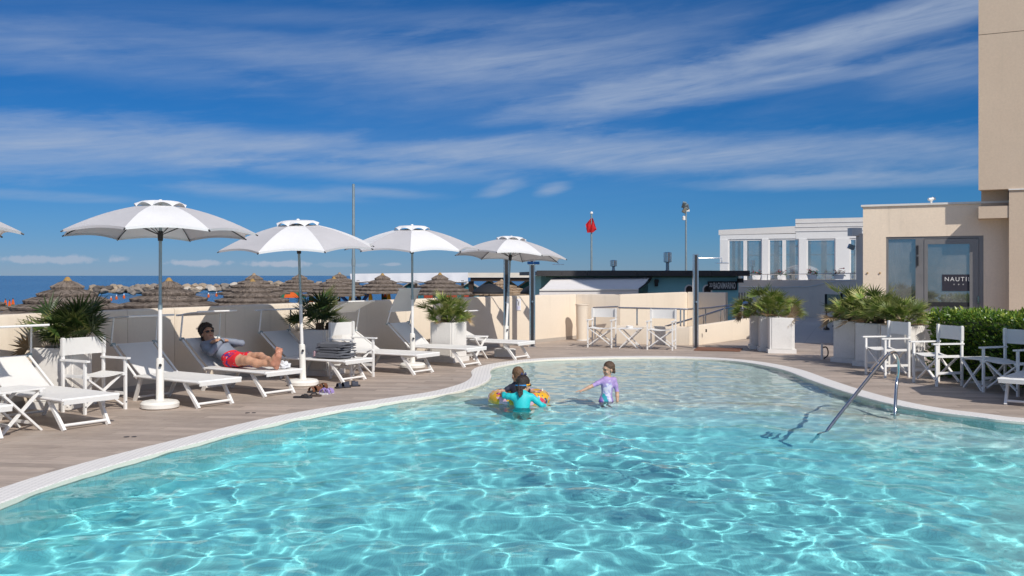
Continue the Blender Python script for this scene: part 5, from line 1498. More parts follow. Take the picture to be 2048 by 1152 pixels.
# ---------------- shower posts
def shower(base, ytop, label, arm_dir, headz=.05, w=.13):
    top = EYE + (HOR - ytop) / F * base.y
    t = thing('shower', label, 'shower', base, 0, 'steel shower posts')
    mb = MB(); mb.box((0, 0, top / 2), (w, w, top)); mb.build('post', MAT['steel'], t)
    mb = MB(); mb.box((0, 0, .01), (w + .06, w + .06, .02)); mb.build('foot_plate', MAT['steel'], t)
    mb = MB(); mb.box((0, -w / 2 - .0012, top / 2), (w * .5, .002, top * .98)); mb.build('service_strip', MAT['darkmetal'], t)
    a = Vector(arm_dir).normalized(); tip = a * .58 + Vector((0, 0, top - .09))
    mb = MB(); mb.tube([(0, 0, top - .09), tip, tip + Vector((0, 0, -.1))], .011, 8); am = mb.build('arm', MAT['steel'], t, smooth=40)
    mb = MB(); mb.box(tip + Vector((0, 0, -.11)), (.26, .26, .012), Matrix.Rotation(headz, 3, 'X')); mb.build('shower_head', MAT['steel'], am)
    mb = MB(); mb.tube([(.0, -w / 2, 1.02), (0, -w / 2 - .05, 1.02)], .022, 10); mb.build('tap', MAT['steel'], t, smooth=40)
    return t
shower(P(1013, 700) + Vector((0, .0, 0)), 508, 'left steel shower post, behind the leaning parasol pole', (1, -.1, 0), headz=.25)
shower(P(1064.5, 694), 511, 'right one of the two steel shower posts at the wall', (1, 0, 0))
shower(P(1391, 696), 508, 'steel shower post standing alone by the ramp', (1, 0, 0), w=.115)
t = thing('duckboard', 'reddish wooden shower mat on the deck by the lone shower post', 'mat', P(1437, 700), R(-18))
dm_ = mat('red_brown_slats', (.22, .10, .06), .8, var=.2)
for k in range(11):
    mb = MB(); mb.box((0, -.35 + .07 * k, .018), (.95, .05, .02)); mb.build('slat', dm_, t)
for sx in (-.4, .4):
    mb = MB(); mb.box((sx, 0, .005), (.05, .76, .008)); mb.build('batten', dm_, t)

# ---------------- bin, notice, ramp rails
bc = P(1164, 681); t = thing('waste_bin', 'tall round cream bin by the wall corner', 'bin', bc)
mb = MB(); mb.lathe([(.125, 0), (.155, .86), (.165, .87), (.165, .90), (.15, .90), (.14, .6), (0, .58)], 28); mb.build('body', MAT['plaster'], t, smooth=35)
mb = MB(); mb.lathe([(.128, .0), (.132, .0), (.132, .03), (.128, .03)], 24); mb.build('foot_ring', MAT['concrete'], t)
a, b = WALL[-2], WALL[-1]; wd = (b - a).normalized(); wn_ = Vector((wd.y, -wd.x))
q = (1036 - 1024) / F; s_ = (q * WALL[-3].y - WALL[-3].x) / ((WALL[-2] - WALL[-3]).normalized().x - q * (WALL[-2] - WALL[-3]).normalized().y)
wd = (WALL[-2] - WALL[-3]).normalized(); wn_ = Vector((wd.y, -wd.x)); c = WALL[-3] + wd * s_
nz = EYE - (609 - HOR) / F * c.y
t = thing('wall_notice', 'white paper notice with a black figure on the wall between showers', 'notice', (*(c + wn_ * .012), nz), math.atan2(wd.y, wd.x))
ppr = mat('paper', (.80, .80, .84), .7); blue_ink = mat('blue_ink', (.25, .24, .6), .7)
mb = MB(); mb.box((0, 0, 0), (.19, .006, .27)); mb.build('sheet', ppr, t)
mb = MB(); mb.lathe([(0, -.012), (.012, 0), (0, .012)], 10, (.01, -.006, .075)); mb.bar((.01, -.0055, .06), (.0, -.0055, .0), .03, .004, (0, 1, 0)); mb.bar((0, -.0055, .0), (.015, -.0055, -.03), .02, .004, (0, 1, 0)); mb.bar((-.05, -.0055, .10), (-.02, -.0055, .08), .012, .004, (0, 1, 0)); mb.build('figure', MAT['black'], t)
for k in range(3):
    mb = MB(); mb.box((0, -.0045, -.055 - .025 * k), (.11 - .02 * k, .004, .008)); mb.build('text_line', blue_ink, t)
def rail(name, label, pts, posts, r=.021, pair=False):
    c0 = Vector(pts[0]); t = thing(name, label, 'handrail', (c0.x, c0.y, 0), 0, 'steel ramp rails')
    mb = MB(); mb.tube([Vector(p) - t.location for p in pts], r, 10); mb.build('rail', MAT['steel'], t, smooth=40)
    for p, zb in posts:
        for o in ((-.045, .045) if pair else (0,)):
            mb = MB(); q = Vector(p) - t.location + Vector((o, 0, 0)); mb.box((q.x, q.y, (q.z + zb) / 2 - .01), (.035, .012, q.z - zb)); mb.build('post', MAT['steel'], t)
    return t
ra = [D(1186, 615.5, 23.6), D(1236, 613.5, 23.3), D(1238, 615.5, 23.0), D(1375, 618.5, 22.4), D(1420, 616, 23.0), D(1495, 606, 25.3)]
rail('ramp_handrail', 'long steel handrail behind the far chairs rising along the ramp', ra, [(D(1190, 615.5, 23.5), 0.0), (D(1274, 616.5, 22.85), .41), (D(1361, 618, 22.45), .41), (D(1368, 618, 22.43), .41), (D(1411, 616.5, 22.9), .44), (D(1449, 612, 23.8), .44), (D(1472, 609, 24.5), .44), (D(1485, 607.5, 25), .44)], pair=False)
rb = [D(1330, 653, 22.9), D(1410, 630, 23.9), D(1450, 617, 25.0), D(1500, 601, 26.8)]
rail('ramp_handrail', 'second steel handrail climbing behind the lone shower post', rb, [(D(1407, 631, 23.85), .1), (D(1441, 620, 24.7), .1)])
# ---------------- pool handrail
t = thing('pool_handrail', 'bent polished steel handrail leading into the pool', 'handrail', P(1790, 826, WATER))
pts = [P(1790, 826, WATER) - Vector((0, 0, .35)), P(1790, 826, WATER), D(1793, 770, 11.45), D(1797, 745, 11.47), D(1797.5, 724, 11.45), D(1794, 710, 11.4), D(1788, 704.5, 11.33), D(1779, 708, 11.22), D(1766, 721, 11.1)]
pl = P(1664, 857, WATER)
pts += [pl + Vector((.03, .04, .06)), pl + Vector((-.10, -.12, -.04)), pl + Vector((-.22, -.24, -.10)), pl + Vector((-.3, -.3, -.5))]
pts = [p - t.location for p in pts]
mb = MB(); mb.tube(catmull(pts, 5, closed=False), .0195, 14); o = mb.build('rail', MAT['steel'], t, smooth=60)
mb = MB(); q = pts[1]; mb.lathe([(.055, .0), (.055, .012), (.03, .018), (.024, .02)], 20, (q.x, q.y, -.16)); mb.build('flange', MAT['steel'], t, smooth=40)

# ---------------- towels on the lounger
towm = mat('grey_towel', (.12, .125, .145), .95, var=.12, vs=8, fine=.15, fs=90, bump=.8, bs=160)
pinkm = mat('pink_towel', (.45, .30, .34), .95, var=.25, vs=14, bump=.6)
u = LD.normalized(); ty_ = Vector((-u.y, u.x, 0))
def towel(s, y, z, sx, sy, h, rz, label, m, seed):
    loc = L3 - u * .05 + u * s + ty_ * y; t = thing('folded_towel', label, 'towel', (loc.x, loc.y, z), math.atan2(u.y, u.x) + rz, 'towels on the lounger')
    rg = random.Random(seed); mb = MB(); ph = rg.uniform(0, 6)
    def lay(k, zz, hh):
        def fn(a, b):                                             # a around the section, b along the fold
            th = 2 * math.pi * a; cx = math.copysign(abs(math.cos(th)) ** .35, math.cos(th)) * sx / 2; cz = math.copysign(abs(math.sin(th)) ** .6, math.sin(th)) * hh / 2
            y_ = (b - .5) * sy; wob = .008 * math.sin(b * 9 + ph + k) + .006 * math.sin(a * 12 + b * 5)
            e = 1 - (2 * abs(b - .5)) ** 10 * .35
            return (cx + wob, y_, zz + cz * e + .006 * math.sin(b * 7 + k * 2 + ph) + .004 * math.sin(cx * 40))
        mb.grid(28, 12, fn)
        for b_ in (0, 1):
            vs = [fn(i / 28, b_) for i in range(28)]; mb.add(vs, [tuple(range(28)) if b_ else tuple(range(28))[::-1]])
    for k in range(2): lay(k, h * (.27 + .46 * k), h * .52)
    mb.build('cloth', m, t, smooth=60)
zz = .345
towel(.42, .02, zz, .50, .40, .085, .05, 'crumpled grey towel at the bottom of the stack on the lounger', towm, 1)
towel(.43, .0, zz + .082, .47, .40, .08, -.04, 'grey folded towel in the middle of the stack', towm, 2)
towel(.42, .0, zz + .158, .48, .38, .075, .1, 'grey folded towel on top of the stack', towm, 3)
towel(.70, .10, zz, .12, .16, .10, .5, 'small pinkish cloth tucked behind the grey towels', pinkm, 4)
# ---------------- shoes
def sole(mb, L, w, z0, z1):
    pr = [(-.5, .30), (-.42, .40), (-.25, .38), (0, .33), (.22, .45), (.38, .46), (.47, .33), (.5, .12)]
    poly = [(a * L, b * w) for a, b in pr] + [(a * L, -b * w) for a, b in pr[::-1]]
    mb.prism(poly, z0, z1)
def sandal(loc, rz, label, ms, mstrap, L=.25, w=.10, flop=False, tilt=0.0):
    t = thing('sandal', label, 'sandal', loc, rz, 'sandals left on the deck', rot=(tilt, 0, rz))
    mb = MB(); sole(mb, L, w, 0, .022); mb.build('sole', ms, t)
    if flop:
        for s in (-1, 1):
            mb = MB(); mb.tube([(L * .30, 0, .022), (L * .2, s * w * .2, .045), (L * .02, s * w * .38, .045), (-L * .08, s * w * .38, .02)], [.006, .008, .009, .007], 6); mb.build('strap', mstrap, t, smooth=50)
    else:
        for xx, hh in ((.26, .055), (.08, .065), (-.28, .06)):
            mb = MB(); mb.slab(2, 10, lambda a, b: (L * xx + (a - .5) * .045, math.cos(math.pi * b) * w * .46, .018 + math.sin(math.pi * b) * hh), .006); mb.build('strap', mstrap, t, smooth=50)
    return t
brl = mat('brown_leather', (.16, .065, .03), .6, var=.2); lil = mat('lilac_rubber', (.36, .26, .56), .5); dks = mat('dark_sole', (.025, .022, .025), .7); dk2 = mat('dark_brown_foam', (.075, .05, .04), .8); wso = mat('pale_sole', (.6, .58, .6), .6)
sandal(P(606, 796), R(-10), 'black flip flop lying flat, nearest the lounger leg', dks, dks, flop=True)
sandal(P(624, 793), R(8), 'dark brown flip flop beside the black one', dk2, dks, flop=True)
s1 = sandal(P(630, 784), R(60), 'brown leather sandal leaning beside the parasol base', dks, brl)
sandal(P(640, 781) + Vector((0, .08, .02)), R(70), 'second brown leather sandal, tilted on its mate', dks, brl, tilt=.5)
sandal(P(647, 788), R(85), 'lilac child sandal left of its pair', wso, lil, L=.19, w=.085)
sandal(P(658, 788), R(70), 'lilac child sandal with pale sole, right of its pair', wso, lil, L=.19, w=.085)
nav = mat('navy_mesh', (.03, .035, .055), .7)
sandal(P(686, 776), R(40), 'dark navy water shoe in front of the towel lounger', dks, nav, L=.24)
sandal(P(704, 773), R(20), 'second dark navy water shoe, right of the first', dks, nav, L=.24)
# white crumpled thing by the man's feet
wc = mat('white_plastic_bag', (.7, .7, .72), .4, var=.2)
ul = LD2.normalized(); uy_ = Vector((-ul.y, ul.x, 0))
c = L2 - ul * .05 + ul * .17 - uy_ * .16
t = thing('plastic_bag', 'crumpled white plastic bag behind the feet of the reclining man', 'bag', (c.x, c.y, .345), .4)
bm = bmesh.new(); bmesh.ops.create_icosphere(bm, subdivisions=3, radius=.075)
for v_ in bm.verts: v_.co = Vector((v_.co.x * 1.2, v_.co.y, max(-.0, v_.co.z * .8 + .03))) * (1 + .5 * noise.noise(v_.co * 30))
me = bpy.data.meshes.new('bag_skin'); bm.to_mesh(me); bm.free(); me.materials.append(wc); link('bag_skin', me, t)
# hose post
c = P(1644, 719); t = thing('hose_post', 'short post with a looped grey hose on the far right deck', 'post', c)
mb = MB(); mb.tube([(0, 0, 0), (0, 0, .30)], .022, 10); mb.build('post', MAT['concrete'], t, smooth=40)
mb = MB(); mb.tube(catmull([Vector(p) for p in ((.02, 0, .23), (.08, 0, .235), (.11, -.01, .17), (.10, -.02, .08), (.03, -.02, .02))], 5, closed=False), .013, 8); mb.build('hose', MAT['darkmetal'], t, smooth=40)
# small drain covers
for px, py, lab in ((253, 874, 'small dark drain fitting in the deck near the left lounger'), (495, 826, 'small dark drain fitting in the deck near the pool edge')):
    t = thing('drain_fitting', lab, 'drain', P(px, py)); mb = MB(); mb.lathe([(0, .004), (.025, .004), (.03, .001)], 14); mb.lathe([(0, .004), (.022, .004), (.027, .001)], 14, (.07, .01, 0)); mb.build('cover', MAT['darkmetal'], t)
# ================================================================== PEOPLE
def smin(a, b, k):
    h = np.clip(.5 + .5 * (b - a) / k, 0, 1)
    return b * (1 - h) + a * h - k * h * (1 - h)
class Body:
    """a continuous skin grown round tapered limbs and ellipsoids"""
    def __init__(s): s.pr = []
    def limb(s, a, b, ra, rb, lab, k=.025): s.pr.append(('c', np.array(a, float), np.array(b, float), ra, rb, lab, k)); return s
    def chain(s, pts, rs, lab, k=.025):
        for i in range(len(pts) - 1): s.limb(pts[i], pts[i + 1], rs[i], rs[i + 1], lab, k)
        return s
    def ball(s, c, r, lab, M=None, k=.025):
        s.pr.append(('e', np.array(c, float), np.array(r, float), np.array(M if M is not None else Matrix.Identity(3), float), 0, lab, k)); return s
    def cut(s, p, n): s.pr.append(('x', np.array(p, float), np.array(n, float) / np.linalg.norm(n), 0, 0, None, 0)); return s
    def cutball(s, c, r, M=None): s.pr.append(('xe', np.array(c, float), np.array(r, float), np.array(M if M is not None else Matrix.Identity(3), float), 0, None, .01)); return s
    @staticmethod
    def dist(q, p):
        t = q[0]
        if t == 'c':
            a, b, ra, rb = q[1:5]; ab = b - a; L = max(ab @ ab, 1e-9)
            h = np.clip(((p - a) @ ab) / L, 0, 1)
            return np.linalg.norm(p - a - h[..., None] * ab, axis=-1) - (ra + (rb - ra) * h)
        if t in ('e', 'xe'):
            c, r, M = q[1:4]; l = (p - c) @ M                      # M columns: local axes
            k0 = np.linalg.norm(l / r, axis=-1); k1 = np.linalg.norm(l / (r * r), axis=-1) + 1e-9
            return k0 * (k0 - 1) / k1
        if t == 'x': return (p - q[1]) @ q[2]
    def bounds(s, q):
        if q[0] == 'c':
            r = max(q[3], q[4]); return np.minimum(q[1], q[2]) - r, np.maximum(q[1], q[2]) + r
        e = np.max(q[2]); return q[1] - e, q[1] + e
    def mesh(s, name, h, mats, labels=None, smooth_iter=1):
        solid = [q for q in s.pr if q[0] in 'ce']
        bs = [s.bounds(q) for q in solid]
        lo = np.min([b[0] for b in bs], 0) - 3 * h; hi = np.max([b[1] for b in bs], 0) + 3 * h
        n = np.ceil((hi - lo) / h).astype(int) + 1
        d = np.full(tuple(n), 1.0, np.float32)
        ax = [lo[i] + h * np.arange(n[i]) for i in range(3)]
        for q, b in zip(solid, bs):
            m = q[6] + 3 * h
            i0 = np.maximum(((b[0] - m - lo) / h).astype(int), 0); i1 = np.minimum(((b[1] + m - lo) / h).astype(int) + 2, n)
            sl_ = tuple(slice(i0[k], i1[k]) for k in range(3))
            g = np.stack(np.meshgrid(*[ax[k][sl_[k]] for k in range(3)], indexing='ij'), -1)
            d[sl_] = smin(d[sl_], s.dist(q, g).astype(np.float32), q[6])
        for q in s.pr:
            if q[0] in ('x', 'xe'):
                g = np.stack(np.meshgrid(*ax, indexing='ij'), -1)
                v = s.dist(q, g)
                d = np.maximum(d, v if q[0] == 'x' else -v).astype(np.float32)
        # surface nets
        sg = d < 0
        c8 = np.stack([sg[i:n[0] - 1 + i, j:n[1] - 1 + j, k:n[2] - 1 + k] for i in (0, 1) for j in (0, 1) for k in (0, 1)], 0)
        act = c8.any(0) & ~c8.all(0); idx = np.full(act.shape, -1, int); cells = np.argwhere(act); idx[act] = np.arange(len(cells))
        acc = np.zeros((len(cells), 3)); cnt = np.zeros(len(cells))
        cor = [(i, j, k) for i in (0, 1) for j in (0, 1) for k in (0, 1)]
        for a in range(8):
            for b in range(a + 1, 8):
                A, B = np.array(cor[a]), np.array(cor[b])
                if np.abs(A - B).sum() != 1: continue
                da = d[tuple((cells + A).T)]; db = d[tuple((cells + B).T)]
                m = (da < 0) != (db < 0); t = np.where(m, da / np.where(m, da - db, 1), 0)
                acc[m] += (A + (B - A) * t[m, None]); cnt[m] += 1
        v = lo + (cells + acc / cnt[:, None]) * h
        fs = []
        for axx in range(3):
            o1, o2 = [(1, 2), (2, 0), (0, 1)][axx]
            sh = [slice(None)] * 3; sh2 = [slice(None)] * 3; sh[axx] = slice(0, -1); sh2[axx] = slice(1, None)
            x = sg[tuple(sh)] != sg[tuple(sh2)]
            e = np.argwhere(x); e = e[(e[:, o1] > 0) & (e[:, o2] > 0) & (e[:, o1] < n[o1] - 1) & (e[:, o2] < n[o2] - 1)]
            u1 = np.zeros(3, int); u1[o1] = 1; u2 = np.zeros(3, int); u2[o2] = 1
            q = np.stack([idx[tuple((e - u1 - u2).T)], idx[tuple((e - u2).T)], idx[tuple(e.T)], idx[tuple((e - u1).T)]], 1)
            ins = sg[tuple(e.T)]
            q[~ins] = q[~ins][:, ::-1]
            fs.append(q)
        fs = np.concatenate(fs); fs = fs[(fs >= 0).all(1)]
        # label faces by the closest limb
        fc = v[fs].mean(1); best = np.full(len(fc), 1e9); lab = np.zeros(len(fc), int)
        names = []
        for q in solid:
            dd = s.dist(q, fc); m = dd < best; best[m] = dd[m]
            if q[5] not in names: names.append(q[5])
            lab[m] = names.index(q[5])
        nm = np.array(names)[lab]
        if labels: nm = labels(fc, nm)
        ml = list(mats.keys()); me = bpy.data.meshes.new(name)
        me.from_pydata([tuple(p) for p in v], [], [tuple(int(i) for i in f) for f in fs])
        for k in ml: me.materials.append(mats[k])
        me.polygons.foreach_set('material_index', [ml.index(x) for x in nm])
        me.polygons.foreach_set('use_smooth', [True] * len(fs)); me.update()
        return me

def hand(B, wrist, d, palm_n, side, sc, lab='skin', curl=.5, fr=.0085):
    """palm and five bent fingers; d towards the fingertips, palm_n out of the palm, side towards the thumb"""
    w = Vector(wrist); d = Vector(d).normalized(); pn = Vector(palm_n); pn = (pn - d * pn.dot(d)).normalized(); sd = d.cross(pn)
    if sd.dot(Vector(side)) < 0: sd = -sd
    Lp = .095 * sc
    M = Matrix((d, sd, pn)).transposed()
    B.ball(w + d * Lp * .52, (Lp * .60, .042 * sc, .017 * sc), lab, M, .012)
    for i, (o, L) in enumerate(((.030, .072), (.010, .082), (-.010, .076), (-.029, .060))):
        p = w + d * Lp * .95 + sd * o * sc; L *= sc; fr_ = fr * sc * (1 - .05 * i)
        a1 = curl * .7; a2 = curl * 1.6; a3 = curl * 2.3
        pts = [p - d * .02 * sc, p]
        for a, l in ((a1, .45), (a2, .32), (a3, .23)): pts.append(pts[-1] + (d * math.cos(a) + pn * math.sin(a) + sd * o * 1.2) * L * l)
        B.chain(pts, [fr_ * 1.1, fr_ * 1.05, fr_, fr_ * .92, fr_ * .8], lab, .004)
    t0 = w + d * Lp * .25 + sd * .026 * sc; t1 = t0 + (d * .6 + sd * .75 + pn * .3).normalized() * .04 * sc; t2 = t1 + (d * .9 + sd * .25 + pn * .4).normalized() * .03 * sc; t3 = t2 + (d + pn * .3).normalized() * .022 * sc
    B.chain([t0, t1, t2, t3], [.014 * sc, .0115 * sc, .010 * sc, .008 * sc], lab, .006)

def head(B, c, f, u, sc, child=False, lab='skin'):
    """skull, jaw, nose, lips, brow and ears; c centre, f where the face looks, u crown direction"""
    f = Vector(f).normalized(); u = Vector(u); u = (u - f * u.dot(f)).normalized(); r = f.cross(u); M = Matrix((r, f, u)).transposed(); c = Vector(c)
    at = lambda x, y, z: c + (r * x + f * y + u * z) * sc
    B.ball(at(0, -.012, .022), (.074 * sc, .092 * sc, .090 * sc), lab, M, .02 * sc)
    B.ball(at(0, .022, -.045), (.056 * sc, .062 * sc, .068 * sc), lab, M, .02 * sc)
    B.ball(at(0, .058, -.094), (.022 * sc, .020 * sc, .018 * sc), lab, M, .02 * sc)
    for s in (-1, 1):
        B.ball(at(s * .036, .062, -.036), (.022 * sc, .018 * sc, .020 * sc), lab, M, .015 * sc)
        B.ball(at(s * .076, -.008, -.012), (.010 * sc, .020 * sc, .030 * sc), lab, M, .008 * sc)
    B.ball(at(0, .078, .028), (.050 * sc, .014 * sc, .014 * sc), lab, M, .02 * sc)
    B.limb(at(0, .083, .012), at(0, .104 if not child else .098, -.022), .008 * sc, .0125 * sc, lab, .008 * sc)
    B.ball(at(0, .087, -.060), (.022 * sc, .010 * sc, .0075 * sc), 'lip', M, .006 * sc)
    return at, M
def face_bits(t, at, M, sc, eyes=True):
    if not eyes: return
    for s in (-1, 1):
        mb = MB(); e = at(s * .031, .077, .002)
        mb.lathe([(0, -.006 * sc), (.006 * sc, -.004 * sc), (.008 * sc, 0), (.006 * sc, .004 * sc), (0, .006 * sc)], 12, e); mb.build('eye', MAT['eye'], t, smooth=180)
        mb = MB(); mb.tube([at(s * .016, .088, .024), at(s * .032, .087, .029), at(s * .048, .076, .024)], [.003 * sc, .004 * sc, .0025 * sc], 6); mb.build('eyebrow', MAT['darkhair'], t, smooth=60)
MAT['eye'] = mat('dark_eye', (.03, .02, .018), .2)
MAT['darkhair'] = mat('dark_brown_hair', (.022, .013, .009), .5, var=.4, vs=40, fine=.3, fs=200, bump=.6, bs=220)
MAT['brownhair'] = mat('brown_hair', (.085, .045, .024), .5, var=.4, vs=40, fine=.3, fs=200, bump=.6, bs=220)
MAT['fairhair'] = mat('fair_brown_hair', (.15, .078, .036), .55, var=.35, vs=40, fine=.3, fs=200, bump=.6, bs=220)
def skin(name, c):
    m = mat(name, c, .5, var=.08, vs=12, fine=.06, fs=60, spec=.4)
    b = m.node_tree.nodes['Principled BSDF']; b.inputs['Subsurface Weight'].default_value = .12; b.inputs['Subsurface Radius'].default_value = (.012, .005, .003); b.inputs['Subsurface Scale'].default_value = .5
    return m
SKM = skin('tanned_skin', (.50, .27, .17)); SKC = skin('child_skin', (.56, .33, .22)); LIP = skin('lips', (.42, .16, .12))
def hairshell(name, at, M, sc, parts, cuts, m, t, h=.006, wob=.004):
    B = Body()
    for p in parts: p(B)
    for p, n_ in cuts: B.cut(p, n_)
    me = B.mesh(name, h * sc, {'hair': m})
    for v_ in me.vertices:
        v_.co += v_.co.normalized() * 0 + Vector((noise.noise(v_.co * 60), noise.noise(v_.co * 60 + Vector((5, 5, 5))), noise.noise(v_.co * 60 + Vector((9, 2, 1))))) * wob
    return link(name, me, t)

# ---------------- the man on the lounger (in the lounger's own axes: x to the head end, y to the near side, z up)
mt_ = thing('person', 'man in grey long sleeved top, red shorts and sunglasses reclining with arms folded', 'person', lou_man.location, lou_man.rotation_euler.z)
B = Body()
hipc = Vector((.98, 0, .435)); sh = Vector((1.405, 0, .625))
tdir = (sh - hipc).normalized(); nup = Vector((-tdir.z, 0, tdir.x))
MT = Matrix((tdir, Vector((0, 1, 0)), nup)).transposed()
B.ball(hipc + Vector((.0, 0, 0)), (.15, .165, .105), 'shorts', MT, .05)
B.ball(hipc.lerp(sh, .36) + nup * .005, (.17, .145, .102), 'shirt', MT, .06)
B.ball(hipc.lerp(sh, .74) + nup * .005, (.18, .175, .115), 'shirt', MT, .06)
B.limb(sh + Vector((-.03, .13, .0)), sh + Vector((-.03, -.13, .0)), .062, .062, 'shirt', .05)
B.chain([sh + tdir * .0 + nup * .01, sh + tdir * .07 + nup * .03], [.062, .055], 'skin', .03)
hc = Vector((1.535, .01, .785))
B.limb(sh + tdir * .05 + nup * .02, hc + Vector((.0, 0, -.07)), .052, .05, 'skin', .03)
mface = Vector((-.90, .26, .30)); mup = Vector((.28, .05, .95))
at, HM = head(B, hc, mface, mup, 1.02)
for s in (-1, 1):                                            # legs, ankles crossed
    hip = hipc + Vector((-.02, s * .085, -.01)); kn = Vector((.545, s * .105 + .01, .47 + (.02 if s < 0 else -.02))); an = Vector((.155, .055 if s < 0 else -.0, .455 if s < 0 else .405))
    B.chain([hip, hip.lerp(kn, .45) + Vector((0, 0, .004))], [.098, .084], 'shorts', .04)
    B.chain([hip.lerp(kn, .45) + Vector((0, 0, .004)), hip.lerp(kn, .8), kn], [.080, .062, .056], 'skin', .03)
    ca = kn.lerp(an, .3) + Vector((0, 0, -.018)); B.chain([kn, ca, kn.lerp(an, .65), an], [.053, .055, .043, .034], 'skin', .025)
    heel = an + Vector((-.03, 0, -.035)); yaw = -.03 if s < 0 else .03
    ball_ = an + Vector((-.105, yaw, .12)); B.chain([heel, an + Vector((-.06, yaw * .4, .03)), ball_], [.034, .034, .036], 'sole', .025)
    B.chain([an, an + Vector((-.05, yaw * .4, .055)), ball_], [.034, .032, .028], 'skin', .03)
    for k in range(5):
        o = (k - 2) * .0175 * (1 if s > 0 else -1); L = (.052, .046, .042, .037, .032)[k]; r_ = (.0145, .011, .0105, .010, .0095)[k]
        p0 = ball_ + Vector((.01, o, .01)); B.chain([p0, p0 + Vector((-.008, o * .25, L * .75)), p0 + Vector((-.02, o * .3, L * 1.15))], [r_ * 1.1, r_, r_ * .9], 'sole', .006)
# arms folded: right (near) forearm on top
for s, el, wr in ((1, Vector((1.14, .265, .545)), Vector((1.185, .03, .69))), (-1, Vector((1.115, -.245, .64)), Vector((1.24, -.0, .70)))):
    shp = sh + Vector((-.03, s * .185, .0)); B.chain([shp, shp.lerp(el, .5) + Vector((.015, s * .012, 0)), el], [.062, .054, .043], 'shirt', .03)
    B.chain([el, el.lerp(wr, .35), wr], [.043, .042, .030], 'shirt', .02)
    d = (Vector((1.25, -s * .19, .69)) - wr).normalized()
    hand(B, wr, d, (.15, 0, -1), (1, 0, .2), 1.05, curl=.35)
def mlab(fc, nm):
    nm = nm.copy().astype(object)
    return nm
shirtm = mat('grey_lycra', (.20, .225, .28), .65, var=.10, vs=7, fine=.06, fs=80, bump=.15, bs=40)
def shortsx(nt, vec, c, b):
    v = tnoise(nt, vec, 9, 2, .5); w = tnoise(nt, vec, 14, 2, .5, .6); y = tnoise(nt, vec, 7.5, 2, .5, .3)
    c = cmix(nt, v.ss(.60, .63), c, (.10, .02, .16)); c = cmix(nt, w.ss(.64, .66), c, (.45, .62, .62)); return cmix(nt, y.ss(.66, .68), c, (.03, .10, .28))
shortm = mat('red_patterned_shorts', (.72, .018, .03), .75, var=.12, extra=shortsx, bump=.2, bs=40)
me = B.mesh('body', .0066, {'skin': SKM, 'shirt': shirtm, 'shorts': shortm, 'sole': skin('sole_skin', (.52, .24, .16)), 'lip': LIP}, mlab)
mb_ = link('body', me, mt_)
hairshell('hair', at, HM, 1.0, [lambda Q: Q.ball(at(0, -.026, .040), (.092, .106, .104), 'hair', HM), lambda Q: Q.ball(at(0, .03, .092), (.074, .058, .042), 'hair', HM, .02), lambda Q: Q.ball(at(0, -.080, -.05), (.076, .052, .065), 'hair', HM, .03)]
          + [(lambda c_: (lambda Q: Q.ball(c_, (.02, .02, .018), 'hair', None, .012)))(at(.088 * math.cos(a) * math.cos(b_), -.03 + .105 * math.sin(a) * math.cos(b_), .045 + .10 * math.sin(b_))) for a, b_ in [(rnd.uniform(2.6, 6.8), rnd.uniform(-.5, 1.4)) for _ in range(60)]]
          + [(lambda s: (lambda Q: Q.ball(at(s * .072, .012, .02), (.014, .02, .042), 'hair', HM, .015)))(s) for s in (-1, 1)],
          [(at(0, .055, .052), (at(0, .055, .052) - at(0, -.06, .16)))], MAT['darkhair'], mt_, wob=.007)
for s in (-1, 1):
    mb = MB(); e = at(s * .033, .089, .002); mb.lathe([(0, -.018), (.02, -.014), (.0255, 0), (.02, .014), (0, .018)], 14); Mx = Matrix.Rotation(0, 3, 'X')
    mb.v = [tuple(at(s * .033, .088, .002) + HM @ Vector((p[0] * 1.1, p[1] * .35, p[2] * .95))) for p in mb.v]; gl_ = mb.build('sunglasses', MAT['black'], mt_, smooth=60)
    mb = MB(); mb.tube([at(s * .055, .084, .008), at(s * .079, .03, .008), at(s * .082, -.01, .004)], .0035, 6); mb.build('temple', MAT['black'], gl_)
mb = MB(); wq = Vector((1.185, .03, .69)).lerp(Vector((1.14, .265, .545)), .12); wd_ = (Vector((1.14, .265, .545)) - Vector((1.185, .03, .69))).normalized()
mb.tube([wq - wd_ * .014, wq + wd_ * .014], .0355, 16); mb.build('watch', MAT['black'], mt_, smooth=40)
# ---------------- inflatable ring with the boy, the girls
def ringx(nt, vec, c, b):
    v1 = tnoise(nt, vec, 5, 2, .5, .3); v2 = tnoise(nt, vec, 8, 2, .5, .4); v3 = tnoise(nt, vec, 6.3, 2, .5)
    c = cmix(nt, v1.ss(.56, .58), c, (.70, .06, .10)); c = cmix(nt, v2.ss(.58, .60), c, (.05, .04, .14)); c = cmix(nt, v3.ss(.58, .60), c, (.80, .45, .55)); c = cmix(nt, tnoise(nt, vec, 10, 2, .5, .6).ss(.62, .64), c, (.15, .5, .6))
    return c
ringm = mat('printed_vinyl', (.80, .42, .02), .22, var=.06, extra=ringx, spec=.6)
RC = P(1038, 797, 0.02); RC.z = 0
rt = thing('swim_ring', 'yellow and multicoloured inflatable swim ring around the small boy', 'swim ring', (RC.x, RC.y + .05, WATER + .035))
mb = MB(); RR, rr_ = .30, .105
NU, NV = 40, 16
for i in range(NU):
    for j in range(NV):
        a, b_ = 2 * math.pi * i / NU, 2 * math.pi * j / NV; r = rr_ * (1 + .03 * math.sin(a * 13) * abs(math.sin(b_)))
        mb.v.append(((RR + r * math.cos(b_)) * math.cos(a) * 1.0, (RR + r * math.cos(b_)) * math.sin(a), r * math.sin(b_)))
